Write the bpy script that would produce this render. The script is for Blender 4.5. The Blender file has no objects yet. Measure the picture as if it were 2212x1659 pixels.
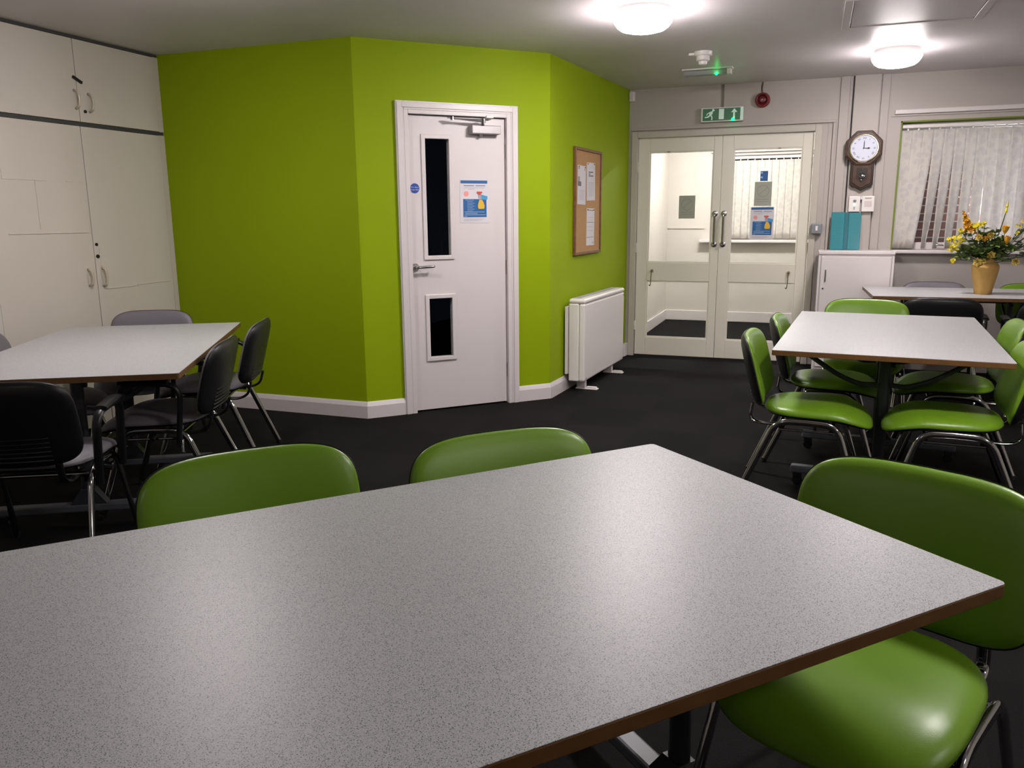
import bpy, bmesh, math, random
from math import sin, cos, pi, radians
from mathutils import Vector, Matrix
random.seed(7)
scene = bpy.context.scene
COL = scene.collection

# ------------------------------------------------------------------ camera, world, exposure
F_PX = 1735.0
PITCH, ROLL, YAW = 0.205, -0.0083, radians(20.3)
cp, sp = cos(PITCH), sin(PITCH)
fw = Vector((0, cp, -sp)); up = Vector((0, sp, cp)); rt = Vector((1, 0, 0))
R_ = rt * cos(ROLL) + up * sin(ROLL)
U_ = -rt * sin(ROLL) + up * cos(ROLL)
rz = Matrix.Rotation(YAW, 3, 'Z')
R_, U_, F_ = rz @ R_, rz @ U_, rz @ fw
cam = bpy.data.cameras.new('camera'); camo = bpy.data.objects.new('camera', cam); COL.objects.link(camo)
m = Matrix.Identity(4)
for i in range(3):
    m[i][0] = R_[i]; m[i][1] = U_[i]; m[i][2] = -F_[i]
m[0][3], m[1][3], m[2][3] = 0, 0, 1.35
camo.matrix_world = m
cam.sensor_fit = 'HORIZONTAL'; cam.sensor_width = 36.0; cam.lens = F_PX / 2212 * 36.0
cam.clip_start = 0.02
scene.camera = camo

w = bpy.data.worlds.new('World'); scene.world = w; w.use_nodes = True
w.node_tree.nodes['Background'].inputs[0].default_value = (0.02, 0.025, 0.04, 1)
w.node_tree.nodes['Background'].inputs[1].default_value = 0.02
vs = scene.view_settings
vs.view_transform = 'Standard'; vs.look = 'None'; vs.gamma = 1.0; vs.use_curve_mapping = False
vs.exposure = 2.0
LAMP = 38.5            # emission of the ceiling lamps
LAMPC = (1.0, 0.93, 0.925)

# ------------------------------------------------------------------ materials
MATS = {}
def srgb(r, g, b):
    f = lambda v: (v / 255 / 12.92) if v / 255 <= 0.04045 else ((v / 255 + 0.055) / 1.055) ** 2.4
    return (f(r), f(g), f(b), 1)
def mat(name, col, rough=0.5, metal=0.0, spec=0.5, emit=None, estr=0.0, noise=0.0, nscale=6.0, bump=0.0, bscale=300.0, coat=0.0):
    if name in MATS: return MATS[name]
    mt = bpy.data.materials.new(name); mt.use_nodes = True; nt = mt.node_tree
    b = nt.nodes['Principled BSDF']
    b.inputs['Base Color'].default_value = col; b.inputs['Roughness'].default_value = rough
    b.inputs['Metallic'].default_value = metal; b.inputs['Specular IOR Level'].default_value = spec
    if coat: b.inputs['Coat Weight'].default_value = coat; b.inputs['Coat Roughness'].default_value = 0.1
    if emit: b.inputs['Emission Color'].default_value = emit; b.inputs['Emission Strength'].default_value = estr
    tc = nt.nodes.new('ShaderNodeTexCoord')
    if noise:
        n = nt.nodes.new('ShaderNodeTexNoise'); n.inputs['Scale'].default_value = nscale; n.inputs['Detail'].default_value = 4
        nt.links.new(tc.outputs['Object'], n.inputs['Vector'])
        r = nt.nodes.new('ShaderNodeMapRange'); r.inputs[1].default_value = 0.3; r.inputs[2].default_value = 0.7
        r.inputs[3].default_value = 1 - noise; r.inputs[4].default_value = 1 + noise
        nt.links.new(n.outputs['Fac'], r.inputs[0])
        mx = nt.nodes.new('ShaderNodeVectorMath'); mx.operation = 'MULTIPLY'; mx.inputs[0].default_value = col[:3]
        nt.links.new(r.outputs[0], mx.inputs[1]); nt.links.new(mx.outputs[0], b.inputs['Base Color'])
    if bump:
        n2 = nt.nodes.new('ShaderNodeTexNoise'); n2.inputs['Scale'].default_value = bscale; n2.inputs['Detail'].default_value = 3
        nt.links.new(tc.outputs['Object'], n2.inputs['Vector'])
        bp = nt.nodes.new('ShaderNodeBump'); bp.inputs['Strength'].default_value = bump; bp.inputs['Distance'].default_value = 0.002
        nt.links.new(n2.outputs['Fac'], bp.inputs['Height']); nt.links.new(bp.outputs[0], b.inputs['Normal'])
    MATS[name] = mt
    return mt

WHITE = mat('white_gloss_paint', srgb(214, 207, 206), 0.35, bump=0.05)
CEIL = mat('ceiling_paint', srgb(214, 206, 210), 0.45, noise=0.03, nscale=1.5, bump=0.12, bscale=8)
LIME = mat('lime_wall_paint', (0.265, 0.37, 0.002, 1), 0.6, spec=0.15, noise=0.02, nscale=2, bump=0.06, bscale=120)
GREYW = mat('warm_grey_paint', srgb(176, 168, 162), 0.5, noise=0.02, nscale=2, bump=0.05)
GREYD = mat('greige_joinery_paint', srgb(224, 219, 205), 0.35, bump=0.04)
OFFW = mat('offwhite_wall_paint', srgb(204, 198, 190), 0.6, noise=0.02)
CUPB = mat('cupboard_paint', srgb(205, 197, 186), 0.42, noise=0.03, nscale=1.6, bump=0.08, bscale=20)
SHADOWGAP = mat('painted_gap_shade', srgb(62, 62, 62), 0.6)  # dark grey stands in for the shade inside narrow gaps
GREEN = mat('green_vinyl', (0.145, 0.285, 0.013, 1), 0.36, spec=0.5, bump=0.10, bscale=500)
GREYV = mat('grey_vinyl', srgb(112, 108, 114), 0.45, spec=0.4, bump=0.10, bscale=500)
BLACKP = mat('black_plastic', (0.010, 0.010, 0.011, 1), 0.38, spec=0.4, bump=0.1, bscale=400)
CHROME = mat('chrome', (0.45, 0.45, 0.45, 1), 0.09, metal=1.0)
STEEL = mat('brushed_steel', (0.45, 0.44, 0.43, 1), 0.3, metal=1.0)
GREYM = mat('dark_grey_metal', (0.035, 0.037, 0.045, 1), 0.4, spec=0.5)
FEETM = mat('blue_grey_metal', (0.09, 0.095, 0.11, 1), 0.4)
EDGE = mat('brown_edge_band', (0.155, 0.074, 0.021, 1), 0.45, noise=0.1, nscale=20)
CORK = mat('cork', srgb(176, 136, 92), 0.9, noise=0.12, nscale=120)
WOODF = mat('oak_frame', srgb(120, 80, 50), 0.45, noise=0.2, nscale=30)
CLOCKW = mat('walnut_wood', (0.060, 0.027, 0.014, 1), 0.3, noise=0.35, nscale=25)
CLOCKD = mat('dark_walnut', (0.02, 0.010, 0.006, 1), 0.3)
PAPER = mat('paper', srgb(212, 208, 212), 0.7, noise=0.02)
INK = mat('black_ink', (0.03, 0.03, 0.035, 1), 0.7)
FAINT = mat('faint_grey_ink', srgb(165, 162, 170), 0.7)
BLUEI = mat('poster_blue', srgb(30, 92, 150), 0.45)
BLUEL = mat('poster_light_blue', srgb(70, 150, 200), 0.45)
PALEB = mat('poster_pale_text', srgb(150, 180, 215), 0.5)
REDI = mat('poster_red', srgb(205, 75, 60), 0.45)
PINKI = mat('poster_pink', srgb(232, 150, 145), 0.5)
YELI = mat('poster_yellow', srgb(222, 178, 50), 0.45)
DISCB = mat('sign_blue', srgb(28, 70, 165), 0.35)
BRASS = mat('old_brass', (0.28, 0.22, 0.12, 1), 0.3, metal=1.0)
GOLD = mat('gold_vase_paint', (0.56, 0.34, 0.10, 1), 0.40, metal=0.35, noise=0.06, nscale=20)
RED = mat('red_plastic', (0.22, 0.022, 0.026, 1), 0.3)
REDD = mat('dark_red_plastic', (0.13, 0.008, 0.012, 1), 0.3)
EXITG = mat('exit_sign_green', (0.003, 0.050, 0.018, 1), 0.4, emit=(0.01, 0.22, 0.07, 1), estr=0.04)
EXITW = mat('exit_sign_white', srgb(195, 215, 200), 0.4, emit=(0.5, 0.75, 0.6, 1), estr=0.04)
LED = mat('green_led', (0.0, 0.8, 0.3, 1), 0.3, emit=(0.0, 1.0, 0.14, 1), estr=7.0)
PLASTW = mat('white_plastic', srgb(226, 220, 217), 0.35)
PLASTG = mat('grey_plastic', srgb(128, 130, 138), 0.4)
TEAL = mat('teal_plastic', (0.002, 0.185, 0.225, 1), 0.3, coat=0.3)
TEALD = mat('dark_teal_plastic', (0.002, 0.115, 0.15, 1), 0.3)
GREYN = mat('grey_notice_card', srgb(160, 162, 148), 0.6)
GREYN2 = mat('grey_notice_mark', srgb(146, 148, 134), 0.6)
BLACKI = mat('black_void_case', (0.008, 0.008, 0.008, 1), 0.5)
LEAF = mat('leaf_green', (0.12, 0.18, 0.05, 1), 0.5, noise=0.4, nscale=40)
LEAFG = mat('leaf_grey_green', (0.14, 0.20, 0.13, 1), 0.5, noise=0.3, nscale=40)
STEMM = mat('stem_green', (0.05, 0.07, 0.03, 1), 0.6)
YEL = mat('petal_yellow', (0.72, 0.62, 0.04, 1), 0.5, noise=0.15, nscale=60)
ORG = mat('petal_orange', (0.66, 0.34, 0.02, 1), 0.5, noise=0.2, nscale=60)
OCH = mat('petal_ochre', (0.72, 0.55, 0.14, 1), 0.5, noise=0.2, nscale=60)
REVEALG = mat('green_reveal_paint', (0.16, 0.21, 0.01, 1), 0.5)

def lamp_mat(name, s, c=LAMPC, lip=True):
    mt = bpy.data.materials.new(name); mt.use_nodes = True; nt = mt.node_tree
    for n in list(nt.nodes): nt.nodes.remove(n)
    e = nt.nodes.new('ShaderNodeEmission'); e.inputs[0].default_value = (*c, 1); e.inputs[1].default_value = s
    if lip:   # the diffuser glows less towards its rim, away from the bulb
        tc = nt.nodes.new('ShaderNodeTexCoord'); sx = nt.nodes.new('ShaderNodeSeparateXYZ'); nt.links.new(tc.outputs['Object'], sx.inputs[0])
        mr = nt.nodes.new('ShaderNodeMapRange'); mr.inputs[1].default_value = -.045; mr.inputs[2].default_value = -.092; mr.inputs[3].default_value = s * .16; mr.inputs[4].default_value = s * 1.12
        nt.links.new(sx.outputs[2], mr.inputs[0]); nt.links.new(mr.outputs[0], e.inputs[1])
    o = nt.nodes.new('ShaderNodeOutputMaterial'); nt.links.new(e.outputs[0], o.inputs[0]); return mt
LAMPM = lamp_mat('lamp_diffuser', LAMP)

def glass_mat(name='clear_glass', tint=(0.95, 0.97, 0.96), refl=0.08):
    mt = bpy.data.materials.new(name); mt.use_nodes = True; nt = mt.node_tree
    for n in list(nt.nodes): nt.nodes.remove(n)
    t = nt.nodes.new('ShaderNodeBsdfTransparent'); t.inputs[0].default_value = (*tint, 1)
    g = nt.nodes.new('ShaderNodeBsdfGlossy'); g.inputs['Roughness'].default_value = 0.02
    mx = nt.nodes.new('ShaderNodeMixShader'); lw = nt.nodes.new('ShaderNodeLayerWeight'); lw.inputs[0].default_value = refl
    nt.links.new(lw.outputs['Fresnel'], mx.inputs[0]); nt.links.new(t.outputs[0], mx.inputs[1]); nt.links.new(g.outputs[0], mx.inputs[2])
    o = nt.nodes.new('ShaderNodeOutputMaterial'); nt.links.new(mx.outputs[0], o.inputs[0]); return mt
GLASS = glass_mat()

def laminate():
    mt = bpy.data.materials.new('speckled_laminate'); mt.use_nodes = True; nt = mt.node_tree; b = nt.nodes['Principled BSDF']
    tc = nt.nodes.new('ShaderNodeTexCoord')
    v = nt.nodes.new('ShaderNodeTexVoronoi'); v.inputs['Scale'].default_value = 470; v.feature = 'F1'
    nt.links.new(tc.outputs['Object'], v.inputs['Vector'])
    # specks only in some of the cells
    sep = nt.nodes.new('ShaderNodeSeparateColor'); nt.links.new(v.outputs['Color'], sep.inputs[0])
    th = nt.nodes.new('ShaderNodeMath'); th.operation = 'MULTIPLY'; th.inputs[1].default_value = 0.40
    nt.links.new(sep.outputs[0], th.inputs[0])
    lt = nt.nodes.new('ShaderNodeMath'); lt.operation = 'LESS_THAN'; nt.links.new(v.outputs['Distance'], lt.inputs[0]); nt.links.new(th.outputs[0], lt.inputs[1])
    n2 = nt.nodes.new('ShaderNodeTexNoise'); n2.inputs['Scale'].default_value = 650; n2.inputs['Detail'].default_value = 2
    nt.links.new(tc.outputs['Object'], n2.inputs['Vector'])
    r2 = nt.nodes.new('ShaderNodeValToRGB'); r2.color_ramp.elements[0].position = 0.40; r2.color_ramp.elements[0].color = (0.33, 0.335, 0.34, 1)
    r2.color_ramp.elements[1].position = 0.52; r2.color_ramp.elements[1].color = (0.50, 0.50, 0.505, 1)
    nt.links.new(n2.outputs['Fac'], r2.inputs[0])
    mx = nt.nodes.new('ShaderNodeMix'); mx.data_type = 'RGBA'; mx.inputs[7].default_value = (0.04, 0.04, 0.045, 1)
    nt.links.new(r2.outputs[0], mx.inputs[6]); nt.links.new(lt.outputs[0], mx.inputs[0])
    # faint smears of wear
    n3 = nt.nodes.new('ShaderNodeTexNoise'); n3.inputs['Scale'].default_value = 5; n3.inputs['Detail'].default_value = 6; n3.inputs['Distortion'].default_value = 0.6
    nt.links.new(tc.outputs['Object'], n3.inputs['Vector'])
    r3 = nt.nodes.new('ShaderNodeMapRange'); r3.inputs[1].default_value = 0.62; r3.inputs[2].default_value = 0.85; r3.inputs[3].default_value = 0.40; r3.inputs[4].default_value = 0.50
    nt.links.new(n3.outputs['Fac'], r3.inputs[0]); nt.links.new(r3.outputs[0], b.inputs['Roughness'])
    nt.links.new(mx.outputs[2], b.inputs['Base Color']); b.inputs['Specular IOR Level'].default_value = 0.5
    return mt
LAM = laminate()

def carpet():
    mt = bpy.data.materials.new('charcoal_carpet_tiles'); mt.use_nodes = True; nt = mt.node_tree; b = nt.nodes['Principled BSDF']
    tc = nt.nodes.new('ShaderNodeTexCoord')
    ck = nt.nodes.new('ShaderNodeTexChecker'); ck.inputs['Scale'].default_value = 2.0
    ck.inputs[1].default_value = (0.0062, 0.0058, 0.0058, 1); ck.inputs[2].default_value = (0.0078, 0.0073, 0.0073, 1)
    nt.links.new(tc.outputs['Object'], ck.inputs['Vector'])
    n = nt.nodes.new('ShaderNodeTexNoise'); n.inputs['Scale'].default_value = 260; n.inputs['Detail'].default_value = 3
    nt.links.new(tc.outputs['Object'], n.inputs['Vector'])
    r = nt.nodes.new('ShaderNodeMapRange'); r.inputs[1].default_value = 0.3; r.inputs[2].default_value = 0.7; r.inputs[3].default_value = 0.5; r.inputs[4].default_value = 1.7
    nt.links.new(n.outputs['Fac'], r.inputs[0])
    mx = nt.nodes.new('ShaderNodeVectorMath'); mx.operation = 'MULTIPLY'
    nt.links.new(ck.outputs[0], mx.inputs[0]); nt.links.new(r.outputs[0], mx.inputs[1]); nt.links.new(mx.outputs[0], b.inputs['Base Color'])
    bp = nt.nodes.new('ShaderNodeBump'); bp.inputs['Strength'].default_value = 0.6; bp.inputs['Distance'].default_value = 0.004
    nt.links.new(n.outputs['Fac'], bp.inputs['Height']); nt.links.new(bp.outputs[0], b.inputs['Normal'])
    b.inputs['Roughness'].default_value = 0.9; b.inputs['Specular IOR Level'].default_value = 0.10
    return mt
CARPET = carpet()

def blind_mat():
    mt = bpy.data.materials.new('jacquard_blind_fabric'); mt.use_nodes = True; nt = mt.node_tree
    b = nt.nodes['Principled BSDF']; b.inputs['Roughness'].default_value = 0.8
    tc = nt.nodes.new('ShaderNodeTexCoord')
    v = nt.nodes.new('ShaderNodeTexVoronoi'); v.inputs['Scale'].default_value = 21; v.feature = 'SMOOTH_F1'; v.inputs['Smoothness'].default_value = 0.2
    n = nt.nodes.new('ShaderNodeTexNoise'); n.inputs['Scale'].default_value = 40
    ad = nt.nodes.new('ShaderNodeMix'); ad.data_type = 'VECTOR'; ad.inputs[0].default_value = 0.03
    nt.links.new(tc.outputs['Object'], n.inputs['Vector']); nt.links.new(tc.outputs['Object'], ad.inputs[4]); nt.links.new(n.outputs['Color'], ad.inputs[5])
    nt.links.new(ad.outputs[1], v.inputs['Vector'])
    r = nt.nodes.new('ShaderNodeValToRGB'); e = r.color_ramp.elements
    e[0].position = 0.40; e[0].color = srgb(226, 219, 214); e[1].position = 0.55; e[1].color = srgb(240, 234, 224)
    nt.links.new(v.outputs['Distance'], r.inputs[0]); nt.links.new(r.outputs[0], b.inputs['Base Color'])
    tr = nt.nodes.new('ShaderNodeBsdfTranslucent'); tr.inputs[0].default_value = (0.7, 0.7, 0.72, 1)
    mx = nt.nodes.new('ShaderNodeMixShader'); mx.inputs[0].default_value = 0.38
    o = nt.nodes['Material Output']; nt.links.new(b.outputs[0], mx.inputs[1]); nt.links.new(tr.outputs[0], mx.inputs[2]); nt.links.new(mx.outputs[0], o.inputs[0])
    return mt
BLIND = blind_mat()

def brick_mat():
    mt = bpy.data.materials.new('brick'); mt.use_nodes = True; nt = mt.node_tree; b = nt.nodes['Principled BSDF']; b.inputs['Roughness'].default_value = 0.85
    tc = nt.nodes.new('ShaderNodeTexCoord'); sx = nt.nodes.new('ShaderNodeSeparateXYZ'); cx = nt.nodes.new('ShaderNodeCombineXYZ')
    nt.links.new(tc.outputs['Object'], sx.inputs[0]); nt.links.new(sx.outputs[0], cx.inputs[0]); nt.links.new(sx.outputs[2], cx.inputs[1])
    k = nt.nodes.new('ShaderNodeTexBrick'); k.inputs['Scale'].default_value = 1.0; k.inputs['Brick Width'].default_value = 0.225; k.inputs['Row Height'].default_value = 0.075
    k.inputs['Mortar Size'].default_value = 0.006
    k.inputs[1].default_value = (0.26, 0.12, 0.095, 1); k.inputs[2].default_value = (0.17, 0.095, 0.09, 1); k.inputs[3].default_value = (0.50, 0.44, 0.42, 1)
    nt.links.new(cx.outputs[0], k.inputs['Vector']); nt.links.new(k.outputs[0], b.inputs['Base Color']); return mt
BRICK = brick_mat()

# ------------------------------------------------------------------ mesh helpers
def obj(name, bm, m, parent=None, smooth=False, bevel=0.0, segs=2, autosmooth=None):
    me = bpy.data.meshes.new(name)
    bmesh.ops.recalc_face_normals(bm, faces=bm.faces)
    bm.to_mesh(me); bm.free()
    ms = m if isinstance(m, (list, tuple)) else [m]
    for x in ms: me.materials.append(x)
    o = bpy.data.objects.new(name, me); COL.objects.link(o)
    if smooth:
        for p in me.polygons: p.use_smooth = True
        if smooth == 'auto': me.set_sharp_from_angle(angle=radians(38))
    if bevel:
        md = o.modifiers.new('bevel', 'BEVEL'); md.width = bevel; md.segments = segs; md.limit_method = 'ANGLE'; md.angle_limit = radians(35)
    if parent: o.parent = parent
    return o
def tag(o, label=None, cat=None, group=None, kind=None):
    if label: o['label'] = label
    if cat: o['category'] = cat
    if group: o['group'] = group
    if kind: o['kind'] = kind
    return o
def thing(name, label, cat, loc=(0, 0, 0), rotz=0.0, group=None):
    o = bpy.data.objects.new(name, None); COL.objects.link(o); o.location = loc; o.rotation_euler = (0, 0, rotz)
    o.empty_display_size = 0.1
    return tag(o, label, cat, group)
def struct(name, bm, m, parent=None, **k):
    o = obj(name, bm, m, parent, **k)
    if parent is None: o['kind'] = 'structure'
    return o
def copy_tree(o, parent=None):
    c = o.copy(); COL.objects.link(c)
    if parent: c.parent = parent
    for ch in [x for x in o.children]: copy_tree(ch, c)
    return c
def B(): return bmesh.new()
def box(bm, x0, x1, y0, y1, z0, z1, M=None):
    vs_ = [bm.verts.new(((x1 if i & 1 else x0), (y1 if i & 2 else y0), (z1 if i & 4 else z0))) for i in range(8)]
    for f in ((0, 1, 3, 2), (4, 6, 7, 5), (0, 4, 5, 1), (1, 5, 7, 3), (3, 7, 6, 2), (2, 6, 4, 0)): bm.faces.new([vs_[i] for i in f])
    if M: bmesh.ops.transform(bm, matrix=M, verts=vs_)
    return vs_
def bx(*a): b = B(); box(b, *a); return b
def prism(bm, pts, z0, z1, M=None):
    lo = [bm.verts.new((x, y, z0)) for x, y in pts]; hi = [bm.verts.new((x, y, z1)) for x, y in pts]
    n = len(pts); bm.faces.new(lo[::-1]); bm.faces.new(hi)
    for i in range(n): bm.faces.new((lo[i], lo[(i + 1) % n], hi[(i + 1) % n], hi[i]))
    if M: bmesh.ops.transform(bm, matrix=M, verts=lo + hi)
    return lo + hi
def fillet(pts, r, n=6):
    pts = [Vector(p) for p in pts]; out = [pts[0]]
    for i in range(1, len(pts) - 1):
        a, b, c = pts[i - 1], pts[i], pts[i + 1]
        d1 = (a - b); d2 = (c - b); q = min(r, d1.length * .49, d2.length * .49)
        p1 = b + d1.normalized() * q; p2 = b + d2.normalized() * q
        for k in range(n + 1):
            t = k / n; out.append(p1 * (1 - t) ** 2 + b * 2 * t * (1 - t) + p2 * t * t)
    out.append(pts[-1]); return out
def tube(bm, pts, ra, rb=None, n=10, caps=True, ref=Vector((1, 0, 0))):
    """tube along pts; ra = half width along ref, rb = the other half width"""
    pts = [Vector(p) for p in pts]; rb = rb or ra; rings = []
    for i, p in enumerate(pts):
        t = (pts[min(i + 1, len(pts) - 1)] - pts[max(i - 1, 0)]).normalized()
        a = ref - t * ref.dot(t)
        if a.length < 1e-4: a = Vector((0, 1, 0)) - t * t.y
        a.normalize(); b = t.cross(a)
        k = ra[i] if isinstance(ra, (list, tuple)) else ra; l = k if isinstance(ra, (list, tuple)) else rb
        rings.append([bm.verts.new(p + a * k * cos(2 * pi * j / n) + b * l * sin(2 * pi * j / n)) for j in range(n)])
    for r0, r1 in zip(rings, rings[1:]):
        for j in range(n): bm.faces.new((r0[j], r0[(j + 1) % n], r1[(j + 1) % n], r1[j]))
    if caps: bm.faces.new(rings[0][::-1]); bm.faces.new(rings[-1])
    return [v for r in rings for v in r]
def tb(*a, **k): b = B(); tube(b, *a, **k); return b
def lathe(bm, prof, n=32, M=None, cap=True):
    rings = []; allv = []
    for r, z in prof:
        if r < 1e-5: v = bm.verts.new((0, 0, z)); rings.append([v]); allv.append(v)
        else:
            rg = [bm.verts.new((r * cos(2 * pi * j / n), r * sin(2 * pi * j / n), z)) for j in range(n)]; rings.append(rg); allv += rg
    for a, b in zip(rings, rings[1:]):
        for j in range(n):
            if len(a) == 1 and len(b) == 1: continue
            if len(a) == 1: bm.faces.new((a[0], b[j], b[(j + 1) % n]))
            elif len(b) == 1: bm.faces.new((a[j], a[(j + 1) % n], b[0]))
            else: bm.faces.new((a[j], a[(j + 1) % n], b[(j + 1) % n], b[j]))
    if cap:
        for rg in (rings[0], rings[-1]):
            if len(rg) > 1: bm.faces.new(rg)
    if M: bmesh.ops.transform(bm, matrix=M, verts=allv)
    return allv
def lt(prof, n=32, M=None): b = B(); lathe(b, prof, n, M); return b
def T(x, y, z): return Matrix.Translation((x, y, z))
def Rx(a): return Matrix.Rotation(radians(a), 4, 'X')
def Ry(a): return Matrix.Rotation(radians(a), 4, 'Y')
def Rz(a): return Matrix.Rotation(radians(a), 4, 'Z')
FRONT = Rx(90)      # prism/lathe axis z -> -y (faces the room on a back wall)

def pad(bm, hw, hh, t_front, t_back, fn, n=56, ex=3.4, ss=(1, .995, .975, .94, .88, .75, .5, .25), xf=None):
    """soft rounded panel; (a,b,d) mapped by fn"""
    out = []
    for j in range(n):
        th = 2 * pi * j / n; c, s = cos(th), sin(th)
        out.append((hw * math.copysign(abs(c) ** (2 / ex), c), hh * math.copysign(abs(s) ** (2 / ex), s)))
    if xf: out = [xf(a, b) for a, b in out]
    rings = []
    def ring(s, d): return [bm.verts.new(fn(a * s, b * s, d)) for a, b in out]
    fr = [ring(s, t_front * max(0, 1 - s ** 6) ** .5) for s in ss]
    bk = [fr[0]] + [ring(s, -t_back * max(0, 1 - s ** 6) ** .5) for s in ss[1:]]
    for rs, d, flip in ((fr, t_front, 0), (bk, -t_back, 1)):
        for r0, r1 in zip(rs, rs[1:]):
            for j in range(n): bm.faces.new((r0[j], r0[(j + 1) % n], r1[(j + 1) % n], r1[j]))
        c = bm.verts.new(fn(0, 0, d))
        for j in range(n): bm.faces.new((rs[-1][j], rs[-1][(j + 1) % n], c))

def text(name, s, size, m, parent, M, align='CENTER', ext=0.0006, bold=0.0):
    cu = bpy.data.curves.new(name, 'FONT'); cu.body = s; cu.size = size; cu.align_x = align; cu.align_y = 'CENTER'; cu.extrude = ext; cu.offset = bold
    cu.resolution_u = 3
    to = bpy.data.objects.new(name + '_src', cu); COL.objects.link(to)
    dg = bpy.context.evaluated_depsgraph_get(); me = bpy.data.meshes.new_from_object(to.evaluated_get(dg))
    bpy.data.objects.remove(to); me.transform(M); me.materials.clear(); me.materials.append(m)
    o = bpy.data.objects.new(name, me); COL.objects.link(o); o.parent = parent
    return o

# ------------------------------------------------------------------ room shell  (x along the far wall, y towards it, metres)
XL, YG, YB = -4.34, 4.70, 7.78
PB, PC, PD = Vector((-2.80, 4.70)), Vector((-1.80, 5.69)), Vector((-1.68, 7.78))
XR, YN = 3.6, -2.2
def cz(y):     # the ceiling rises very slightly towards the far wall
    return 2.467 + (2.498 - 2.467) * max(0.0, min(1.0, (y - 5.7) / 2.08))
struct('floor', bx(-4.6, XR + .1, YN - .1, 11.0, -0.10, 0), CARPET)
b = B()
for (y0, y1) in ((YN - .1, 5.7), (5.7, 7.80)):
    v = [b.verts.new(p) for p in ((-4.6, y0, cz(y0)), (XR + .1, y0, cz(y0)), (XR + .1, y1, cz(y1)), (-4.6, y1, cz(y1)),
                                  (-4.6, y0, 2.62), (XR + .1, y0, 2.62), (XR + .1, y1, 2.62), (-4.6, y1, 2.62))]
    for f in ((0, 1, 2, 3), (4, 5, 6, 7), (0, 1, 5, 4), (1, 2, 6, 5), (2, 3, 7, 6), (3, 0, 4, 7)): b.faces.new([v[i] for i in f])
struct('ceiling', b, CEIL)
struct('wall_left', bx(XL - .2, XL - .1, YN, YG + .1, 0, 2.55), OFFW)
struct('wall_right', bx(XR, XR + .1, YN, YB + .1, 0, 2.55), OFFW)
struct('wall_near', bx(XL - .2, XR, YN - .1, YN, 0, 2.55), OFFW)
# lime wall, flat run behind the left table
struct('wall_lime_left', bx(XL - .2, PB.x, YG, YG + .1, 0, 2.48), LIME)
# lime chamfer wall with the door opening
u = (PC - PB).normalized(); BCM = Matrix(((u.x, -u.y, 0, PB.x), (u.y, u.x, 0, PB.y), (0, 0, 1, 0), (0, 0, 0, 1)))   # local x along the wall, local -y into the room
LBC = (PC - PB).length
D0, D1, DH = 0.322, 1.090, 2.045
b = B()
box(b, 0, D0, 0, .1, 0, 2.48, BCM); box(b, D1, LBC, 0, .1, 0, 2.48, BCM); box(b, D0, D1, 0, .1, DH, 2.48, BCM)
b2 = b; struct('wall_lime_chamfer', b2, LIME)
# lime wall with the notice board
v = (PD - PC).normalized(); CDM = Matrix(((v.x, -v.y, 0, PC.x), (v.y, v.x, 0, PC.y), (0, 0, 1, 0), (0, 0, 0, 1)))
LCD = (PD - PC).length
b = B(); box(b, 0, LCD + .0, 0, .1, 0, 2.53, CDM); struct('wall_lime_right', b, LIME)
# dark room behind the lime walls, its far side
# skirting boards with a chamfered top
def skirting(name, M, x0, x1, h=0.115, t=0.018, m=WHITE):
    b = B()
    prof = [(0, 0), (-t, 0), (-t, h - .03), (-t * .55, h - .008), (-t * .3, h), (0, h)]
    lo = [b.verts.new((x0, y, z)) for y, z in prof]; hi = [b.verts.new((x1, y, z)) for y, z in prof]
    b.faces.new(lo); b.faces.new(hi[::-1]); n = len(prof)
    for i in range(n): b.faces.new((lo[i], lo[(i + 1) % n], hi[(i + 1) % n], hi[i]))
    bmesh.ops.transform(b, matrix=M, verts=b.verts[:]); return struct(name, b, m)
I4 = Matrix.Identity(4)
skirting('baseboard_lime_left', T(0, YG, 0), XL + .06, PB.x + .008)
skirting('baseboard_chamfer_left', BCM, -.004, 0.268)
skirting('baseboard_chamfer_right', BCM, 1.146, LBC + .004)
skirting('baseboard_lime_right', CDM, -.004, LCD - .10)
b = B(); box(b, LCD - .10, LCD - .0, -.030, 0, 0, .125, CDM)
struct('trim_1', b, WHITE, bevel=.004)

# ------------------------------------------------------------------ far wall with pillars, openings for double doors and window
DX0, DX1, DZ = -1.595, -0.035, 2.062           # door opening
WX0, WX1, WZ0, WZ1 = 0.640, 2.75, 1.045, 2.115  # window opening
b = B()
Y0, Y1 = YB, YB + .16
box(b, PD.x - .02, DX0 - .055, Y0, Y1, 0, 2.55)
box(b, DX0 - .055, DX1 + .055, Y0, Y1, DZ + .055, 2.55)
box(b, DX1 + .055, WX0, Y0, Y1, 0, 2.55)
box(b, WX0, WX1, Y0, Y1, WZ1, 2.55); box(b, WX0, WX1, Y0, Y1, 0, WZ0); box(b, WX1, XR + .1, Y0, Y1, 0, 2.55)
struct('wall_back', b, GREYW)
# cover strips and pillars standing a little proud
def trimbox(n, x0, x1, z0, z1, d=.02, m=GREYW, y=YB): return struct('trim_%d' % n, bx(x0, x1, y - d, y, z0, z1), m, bevel=.003)
trimbox(2, 0.148, 0.222, 0, 2.52, .018)
trimbox(3, 0.256, 0.462, 0, 2.52, .045)
trimbox(4, 0.470, 0.535, 0, 2.52, .020)
trimbox(5, 0.244, 0.254, 0, 2.52, .002, SHADOWGAP)  # shadow line beside the pillar, drawn as a dark strip
trimbox(6, -1.66, 0.130, 2.128, 2.150, .022)
trimbox(7, 0.108, 0.130, 0, 2.128, .022)
trimbox(8, 0.066, 0.076, 0, 2.128, .004, GREYW).scale = (1, 1, 1)
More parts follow.
